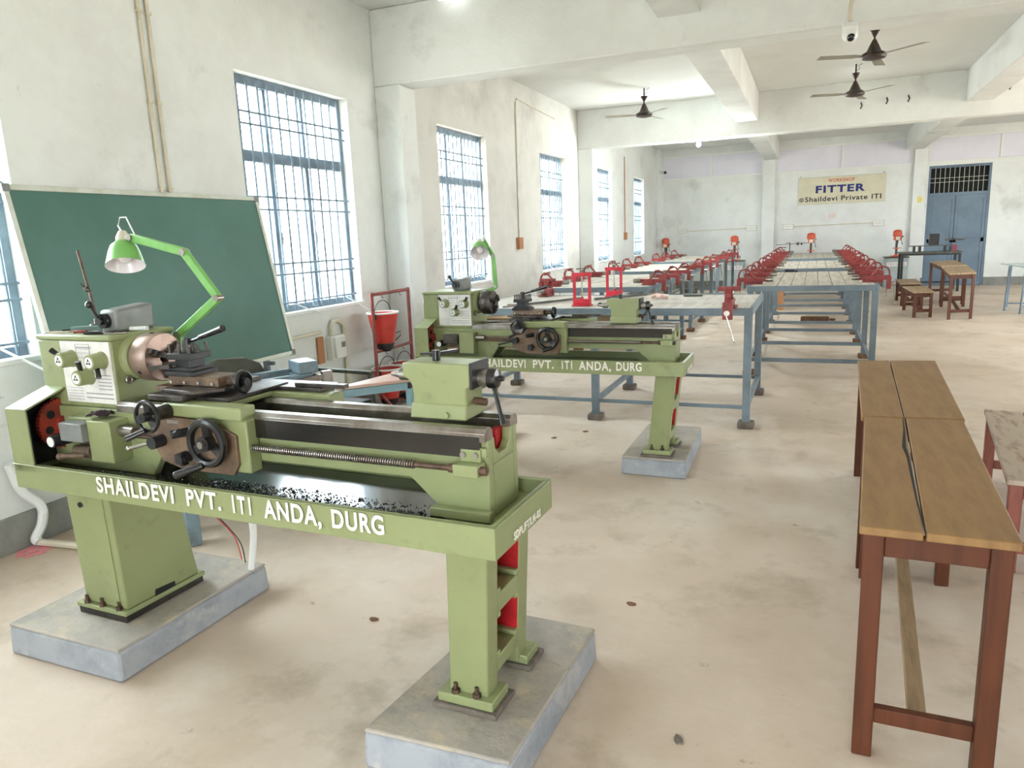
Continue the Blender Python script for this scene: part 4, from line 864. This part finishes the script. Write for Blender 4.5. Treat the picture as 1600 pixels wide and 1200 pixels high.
drill_set(-3.78, 'orange drill press in the far left corner', 'pale cabinet under the drill press in the far left corner')
drill_set(-1.95, 'orange drill press between the two bench rows', 'pale cabinet with red lettering between the two bench rows')
drill_set(-.05, 'orange drill press behind the end of the right row', 'pale cabinet hidden behind the end of the right row')
drill_set(1.93, 'orange drill press left of the blue door', 'pale cabinet with red lettering left of the black table')
t = thing('wire_rack', 'thin metal rack with slanting bars before the far wall', 'rack', (-.55, 20.3, 0))
MB().cyl((0, 0, 0), (0, 0, 1.2), .012).box(-.2, .2, -.15, .15, 0, .02).build('post', 'dsteel', t)
MB().bar((-.33, 0, 1.15), (.42, 0, 1.18), .012, .014).bar((-.1, 0, 1.19), (0, 0, 1.2), .012, .012).bar((-.25, 0, 1.08), (-.08, 0, 1.08), .02, .02).bar((-.25, 0, 1.01), (-.1, 0, 1.02), .02, .02).box(.16, .22, -.02, .02, 1.13, 1.2).box(.26, .3, -.02, .02, 1.13, 1.19).build('arms', 'dsteel', t)

# ---------------------------------------------------------------- signs and far wall fittings
t = thing('sign_board', 'cream sign reading FITTER on the far wall', 'sign', (-.41, YF, 2.15))
SW, SH = 2.05, .665
MB().box(0, SW, -.03, -.002, 0, SH).build('panel', 'signbg', t, .004)
f = MB().box(-.01, SW+.01, -.034, -.0, SH, SH+.015).box(-.01, SW+.01, -.034, 0, -.015, 0).each('edge_strip', 'alu', t)
lettering('red_heading', 'WORKSHOP', .62, .085, frontface(.71, -.031, SH-.135), 'signred', t, .02)
lettering('navy_title', 'FITTER', 1.16, .185, frontface(.42, -.031, .27), 'navy', t, .04, gap=1.16)
lettering('black_line', 'Shaildevi Private ITI', 1.79, .125, frontface(.17, -.031, .06), 'ink', t, .02)
em = MB(); em.torus((.085, -.031, .115), (0,1,0), .05, .006, 24, 6); em.torus((.085, -.031, .115), (0,1,0), .03, .005, 20, 6); em.box(.075, .095, -.034, -.031, .1, .13)
em.build('round_emblem', 'ink', t)
bo = MB()
for x in (.05, SW-.05):
    bo.bar((x, -.01, SH), (x, -.01, SH+.06), .01, .01, (0,1,0))
bo.each('hanger', 'dsteel', t)
mk = MB().box(.36, .375, YF-.002, YF-.0005, 1.76, 1.9).box(.49, .505, YF-.002, YF-.0005, 1.76, 1.9).box(.375, .49, YF-.002, YF-.0005, 1.82, 1.835).box(.425, .44, YF-.002, YF-.0005, 1.76, 1.9)
tag(mk.build('painted_mark', 'markor'), 'faint orange mark painted on far wall below the sign', 'mark')
sp = MB().prism([(2.405+.07*math.cos(a*PI/6)*(1+.3*math.sin(a*5)), 2.13+.08*math.sin(a*PI/6)) for a in range(12)], 'y', YF-.103, YF-.1005)
tag(sp.build('paint_splash', 'yellow'), 'yellow paint splash on the pilaster left of the blue door', 'mark')
for i, (x, lab) in enumerate(((-3.4, 'leftmost white switchboard on the far wall, above the corner drill'), (-1.56, 'white switchboard on far wall beside the middle pilaster, left bay'), (-.63, 'white switchboard on far wall right of the middle pilaster'), (1.52, 'white switchboard below the right end of the sign'))):
    t = thing('switchboard', lab, 'switchboard', (x, YF, 1.6), 0, 'white switchboards on the far wall')
    MB().box(-.13, .13, -.05, 0, -.07, .07).build('box', 'cream', t, .008)
    MB().box(-.115, .115, -.0515, -.0501, -.055, .055).build('cover_plate', 'white', t)
    m = MB()
    for k in range(4): m.box(-.1+k*.05, -.075+k*.05, -.055, -.0516, -.015, .025)
    m.each('switch', 'alu', t)
tag(MB().cyl((-3.27, YF-.02, 1.585), (-1.69, YF-.02, 1.6), .012, n=8).build('electrical_conduit', 'cream'), 'thin conduit on the far wall, left bay, joining two switchboards', 'conduit')
tag(MB().cyl((-.5, YF-.02, 1.6), (1.39, YF-.02, 1.615), .012, n=8).build('electrical_conduit', 'cream'), 'thin conduit on the far wall under the sign', 'conduit')
# cameras and lamp
t = thing('security_camera', 'white dome security camera on the near ceiling beam', 'camera', (.2, 6.57, 3.1))
MB().box(-.055, .055, -.06, -.001, -.03, .0).cyl((0, -.055, -.03), (0, -.055, -.08), .052, .055, 18).build('mount', 'white', t, .006)
MB().ball((0, -.06, -.09), .056, 16, (1, 1, 1.1)).build('housing', 'white', t)
MB().ball((.005, -.09, -.115), .032, 14).build('lens', 'lens', t)
tag(MB().tube([(.2, 6.53, 3.1), (.19, 6.53, 3.17), (.2, 6.55, 3.25), (.24, 6.555, 3.4), (.26, 6.555, 3.6), (.26, 6.555, 3.8)], .014).build('camera_conduit', 'cream'), 'cream flexible conduit above the near security camera', 'conduit')
t = thing('security_camera', 'small white bullet camera in the far left corner', 'camera', (-3.93, 20.8, 3.2))
MB().cyl((0, 0, .0), (.13, -.12, -.03), .045, n=14).box(-.0, .03, -.02, .02, -.02, .05).build('housing', 'white', t)
MB().cyl((.13, -.12, -.03), (.145, -.135, -.034), .04, n=14).build('lens', 'lens', t)
t = thing('ceiling_bulb', 'lit bulb under the far ceiling beam', 'lamp', (-1.9, 13.5, 3.13))
MB().cyl((0, 0, -.001), (0, 0, -.04), .03).build('holder', 'white', t)
MB().ball((0, -.0, -.075), .042).build('bulb', 'lit', t)
pl_ = bpy.data.lights.new('bulb_light', 'POINT'); pl_.energy = 45; pl_.shadow_soft_size = .06; pl_.color = (.92, 1, 1)
o = bpy.data.objects.new('bulb_light', pl_); o.location = (-1.9, 13.5, 2.985); C.objects.link(o)
t = thing('tube_light', 'lit tube light batten at top of the near beam', 'lamp', (-3.12, 6.5, 3.765))
MB().box(-.14, .14, -.02, .069, 0, .033).build('batten', 'white', t, .004)
MB().cyl((-.13, -.01, -.012), (.13, -.01, -.012), .011, n=12).build('tube', 'tubelit', t)

# ceiling fans
def fan(loc, a0, label):
    t = thing('ceiling_fan', label, 'fan', loc, 0, 'brown ceiling fans')
    MB().cyl((0, 0, 0), (0, 0, -.3), .011, n=10).build('down_rod', 'fan', t)
    MB().rev([(.001, -.205), (.012, -.2), (.05, -.135), (.055, -.12), (.001, -.12)], (0,0,0), (0,0,1), 20).build('canopy', 'fan', t)
    MB().rev([(.001, -.22), (.018, -.225), (.05, -.29), (.075, -.345), (.125, -.375), (.13, -.4), (.12, -.42), (.06, -.435), (.001, -.437)], (0,0,0), (0,0,1), 24).build('motor', 'fan', t)
    for k in range(3):
        b = MB(); a = a0+k*2*PI/3; ca, sa = math.cos(a), math.sin(a)
        P = lambda r, w, z: (r*ca-w*sa, r*sa+w*ca, z)
        b.hexa([P(.12, -.025, -.4), P(.2, -.045, -.4), P(.2, .045, -.392), P(.12, .025, -.392)], [P(.12, -.025, -.395), P(.2, -.045, -.396), P(.2, .045, -.388), P(.12, .025, -.387)])
        b.hexa([P(.2, -.055, -.402), P(.6, -.06, -.402), P(.6, .06, -.388), P(.2, .055, -.388)], [P(.2, -.055, -.399), P(.6, -.06, -.399), P(.6, .06, -.385), P(.2, .055, -.385)])
        b.build('blade', 'blade', t, .003)
    MB().tube([(0, .0, -.1), (.05, 0, -.06), (.03, 0, -.03), (.08, 0, -.002)], .004, 6).build('fan_wire', 'fan', t)
fan((-2.53, 12.0, ZC), .25+PI, 'brown ceiling fan at left, above the left bench row')
fan((.467, 12.0, ZC), .3+PI, 'farther brown ceiling fan of the two above the right row')
fan((.54, 9.5, ZC), .35+PI, 'nearer brown ceiling fan, beside the white dome camera')
for i, (x, z, y_) in enumerate(((.62, 3.42, 13.39), (.98, 3.46, 13.39), (1.28, 3.46, 13.39), (2.6, 3.5, 13.39))):
    tag(MB().tube([(x, y_, z+.05), (x, y_-.03, z+.03), (x+.01, y_-.05, z), (x-.01, y_-.04, z-.05)], .012, 6).build('wire_end', 'dsteel', loc=(0, 0, 0)), ('dark wire end on the far beam, left of three', 'dark wire end on the far beam, middle of three', 'dark wire end on the far beam, right of three', 'dark hanging hook on the far beam, at right')[i], 'wire end')

# ---------------------------------------------------------------- wooden tables and benches
def wtable(name, cat, corners, h, label, top, frame, ov=.03, leg=.055, rail=None, group=None, crack=False, lowrail=.16):
    """corners: front-left, front-right, back-right, back-left on the floor plan"""
    cx = sum(p[0] for p in corners)/4; cy = sum(p[1] for p in corners)/4
    t = thing(name, label, cat, (cx, cy, 0), 0, group)
    q = [Vector((x-cx, y-cy, 0)) for x, y in corners]
    u = (q[1]-q[0]).normalized(); v = (q[3]-q[0]).normalized()
    W = ((q[1]-q[0]).length+(q[2]-q[3]).length)/2; D = ((q[3]-q[0]).length+(q[2]-q[1]).length)/2
    def at(a, b, z): return q[0]*(1-a)*(1-b)+q[1]*a*(1-b)+q[2]*a*b+q[3]*(1-a)*b+Vector((0,0,z))
    def block(mb, a0, a1, b0, b1, z0, z1): return mb.hexa([at(a0,b0,z0), at(a1,b0,z0), at(a1,b1,z0), at(a0,b1,z0)], [at(a0,b0,z1), at(a1,b0,z1), at(a1,b1,z1), at(a0,b1,z1)])
    tp = MB(); s = .42; e = .003/W
    block(tp, 0, s-e, 0, 1, h-.026, h); block(tp, s+e, 1, 0, 1, h-.026, h)
    tp.build('tabletop' if cat == 'table' else 'seat', top, t, .004)
    if crack:
        m = MB(); c_ = [at(s, 0, h+.0004), at(s-.02, .2, h+.0004), at(s-.035, .55, h+.0004), at(s-.055, .65, h+.0004), at(s-.03, .85, h+.0004), at(s-.025, 1, h+.0004)]
        w_ = [.002, .003, .005, .007, .003, .002]; pts = []
        for p, ww in zip(c_, w_): pts += [p-u*ww, p+u*ww]
        m.add(pts, [(2*i, 2*i+1, 2*i+3, 2*i+2) for i in range(len(c_)-1)]); m.build('crack', 'void', t)
    oa, ob = ov/W, ov/D; la, lb = leg/W, leg/D
    for a0 in (oa*.4, 1-oa*.4-la):
        for b0 in (ob*.6, 1-ob*.6-lb): block(MB(), a0, a0+la, b0, b0+lb, 0, h-.0265).build('leg', frame, t, .004)
    ra, rb = .022/W, .022/D; zr = h-.0265; A0, A1 = oa*.4, 1-oa*.4; B0, B1 = ob*.6, 1-ob*.6
    r = MB(); block(r, A0+la, A1-la, B0+rb*.5, B0+rb*1.5, zr-.07, zr); block(r, A0+la, A1-la, B1-rb*1.5, B1-rb*.5, zr-.07, zr)
    block(r, A0+ra*.5, A0+ra*1.5, B0+lb, B1-lb, zr-.07, zr); block(r, A1-ra*1.5, A1-ra*.5, B0+lb, B1-lb, zr-.07, zr)
    r.build('apron', frame, t, .003)
    for b in (B0+lb*.3, B1-lb*.7): block(MB(), A0+la, A1-la, b, b+rb*1.4, lowrail-.05, lowrail).build('end_rail', frame, t, .003)
    block(MB(), .47-.025/W, .47+.025/W, B0+lb*.3+rb*1.4, B1-lb*.7, lowrail-.045, lowrail-.01).build('centre_rail', rail or frame, t, .003)
    return t
wtable('wooden_table', 'table', [(.154, 2.197), (.549, 2.186), (.632, 3.575), (.244, 3.545)], .75, 'long brown wooden table in the foreground with a split top', 'woodtop', 'wood', rail='woodraw', crack=True)
wtable('wooden_table', 'table', [(.232, 3.56), (.641, 3.59), (.73, 5.13), (.29, 5.07)], .75, 'brown wooden table standing end to end behind the foreground one', 'woodtop', 'wood')
wtable('wooden_bench', 'bench', [(.848, 3.725), (1.3, 3.66), (1.47, 5.08), (1.018, 5.155)], .45, 'low wooden bench with worn pale top at the right edge', 'woodworn', 'redwood', lowrail=.14)
wtable('wooden_bench', 'bench', [(1.6, 14.0), (1.92, 14.1), (1.93, 15.4), (1.56, 15.3)], .44, 'low wooden bench in front, left of the far tall tables', 'woodfar', 'wood', lowrail=.14)
wtable('wooden_bench', 'bench', [(1.6, 16.0), (1.96, 16.05), (2.0, 17.3), (1.62, 17.25)], .44, 'low wooden bench behind the other, next to the black table', 'woodfar', 'wood', lowrail=.14)
wtable('wooden_table', 'table', [(2.07, 13.75), (2.47, 13.9), (2.7, 16.0), (2.25, 15.9)], .755, 'tall brown wooden table at far right, nearer of two', 'woodfar', 'wood')
wtable('wooden_table', 'table', [(2.29, 16.2), (2.74, 16.35), (2.84, 18.3), (2.33, 18.1)], .755, 'tall brown wooden table at far right, farther of two', 'woodfar', 'wood')
# steel table at the right edge, pale top
t = thing('steel_table', 'steel table with pale green top at the right edge', 'table', (3.4, 15.3, 0))
MB().prism([(-.2, .65), (-.13, -.7), (1.0, -.75), (1.0, .75)], 'z', .775, .79).build('tabletop', 'tabgrn', t, .004)
for x, y_ in ((-.3+.02, -.1), (-.16, -.62), (.9, -.65), (.9, .65), (-.12, .55)): MB().cyl((x+.05, y_, 0), (x+.07, y_, .775), .017, n=10).cyl((x+.05, y_, 0), (x+.05, y_, .025), .024, n=10).build('leg', 'winblue', t)
MB().bar((-.23, -.1, .13), (.95, -.1, .13), .025, .025).bar((-.1, -.62, .13), (.95, -.3, .13), .025, .025).build('rail', 'winblue', t)
# black table with small things on it
t = thing('black_table', 'black metal table in front of the blue door', 'table', (2.52, 19.75, 0))
MB().box(-.63, .63, -.33, .33, .87, .9).build('tabletop', 'guard', t, .004)
for x in (-.58, .58):
    for y_ in (-.29, .29): MB().box(x-.025, x+.025, y_-.025, y_+.025, 0, .87).build('leg', 'black', t)
MB().box(-.6, .6, -.32, -.29, .83, .87).box(-.555, .555, .28, .3, .15, .19).box(-.6, .6, .29, .32, .83, .87).build('frame', 'black', t)
t = thing('shelf_riser', 'low dark shelf standing on the black table', 'shelf', (2.5, 19.75, .9))
MB().box(-.4, .4, -.12, .12, .13, .145).build('board', 'guard', t)
for x in (-.3, -.18, .33): MB().box(x-.02, x+.02, -.1, .1, 0, .13).build('support', 'black', t)
tag(MB().box(-.1, .1, -.08, .08, 0, .26).build('tray_stack', 'black', bev=.004, loc=(2.6, 19.75, 1.046)), 'black stack of trays on the low shelf by the door', 'stack')
tag(MB().box(-.06, .06, -.06, .06, 0, .14).build('magenta_box', 'magenta', bev=.006, loc=(3.0, 19.7, .9)), 'small magenta box at the right end of the black table', 'box')
tag(MB().cyl((0,0,0), (0,0,.12), .035, .03, 12).cyl((0,0,.12), (0,0,.2), .012, n=8).build('dark_bottle', 'black', loc=(2.93, 19.55, .9)), 'dark bottle beside the magenta box', 'bottle')

t = thing('wooden_crate', 'brown wooden crate under the front bench of the left row', 'crate', (-2.72, 10.4, 0))
MB().box(-.2, .2, -.25, .25, 0, .46).build('box', 'woodraw', t, .006)
MB().box(-.21, .21, -.26, .26, .461, .49).box(-.21, .21, -.262, -.251, .1, .16).box(-.21, .21, -.262, -.251, .3, .36).build('slats', 'rust', t, .004)
t = thing('wooden_chest', 'tan plank chest by the left wall, behind the crosswise bench', 'chest', (-3.72, 9.3, 0))
MB().box(-.28, .28, -.45, .45, 0, .55).build('box', 'woodraw', t, .006)
m = MB()
for k in range(5): m.box(-.27+k*.11, -.17+k*.11, -.462, -.451, .03, .53)
m.build('front_planks', 'woodfar', t, .003)
MB().box(-.3, .3, -.47, .47, .551, .575).build('lid', 'woodfar', t, .004)
# litter on the floor
for i, (x, y_, lab) in enumerate(((-1.702, 2.45, 'brown flake on the floor left of the near tailstock leg'), (-1.88, 5.4, 'dark flake on the floor below the second lathe, nearest its tray'), (-.34, 2.1, 'small pebble on the floor between plinth and wooden table'), (-.68, 2.92, 'small leaf on the floor right of the near tailstock plinth'), (-1.69, 5.65, 'dark flake on the floor behind the second lathe'))):
    tag(MB().prism([(.022*math.cos(a)*(1+.3*math.sin(a*3+i)), .014*math.sin(a)) for a in [k*PI/4 for k in range(8)]], 'z', 0, .006).build('debris_flake', 'rust' if i != 2 else 'footgrey', loc=(x, y_, 0), rz=i), lab, 'litter')
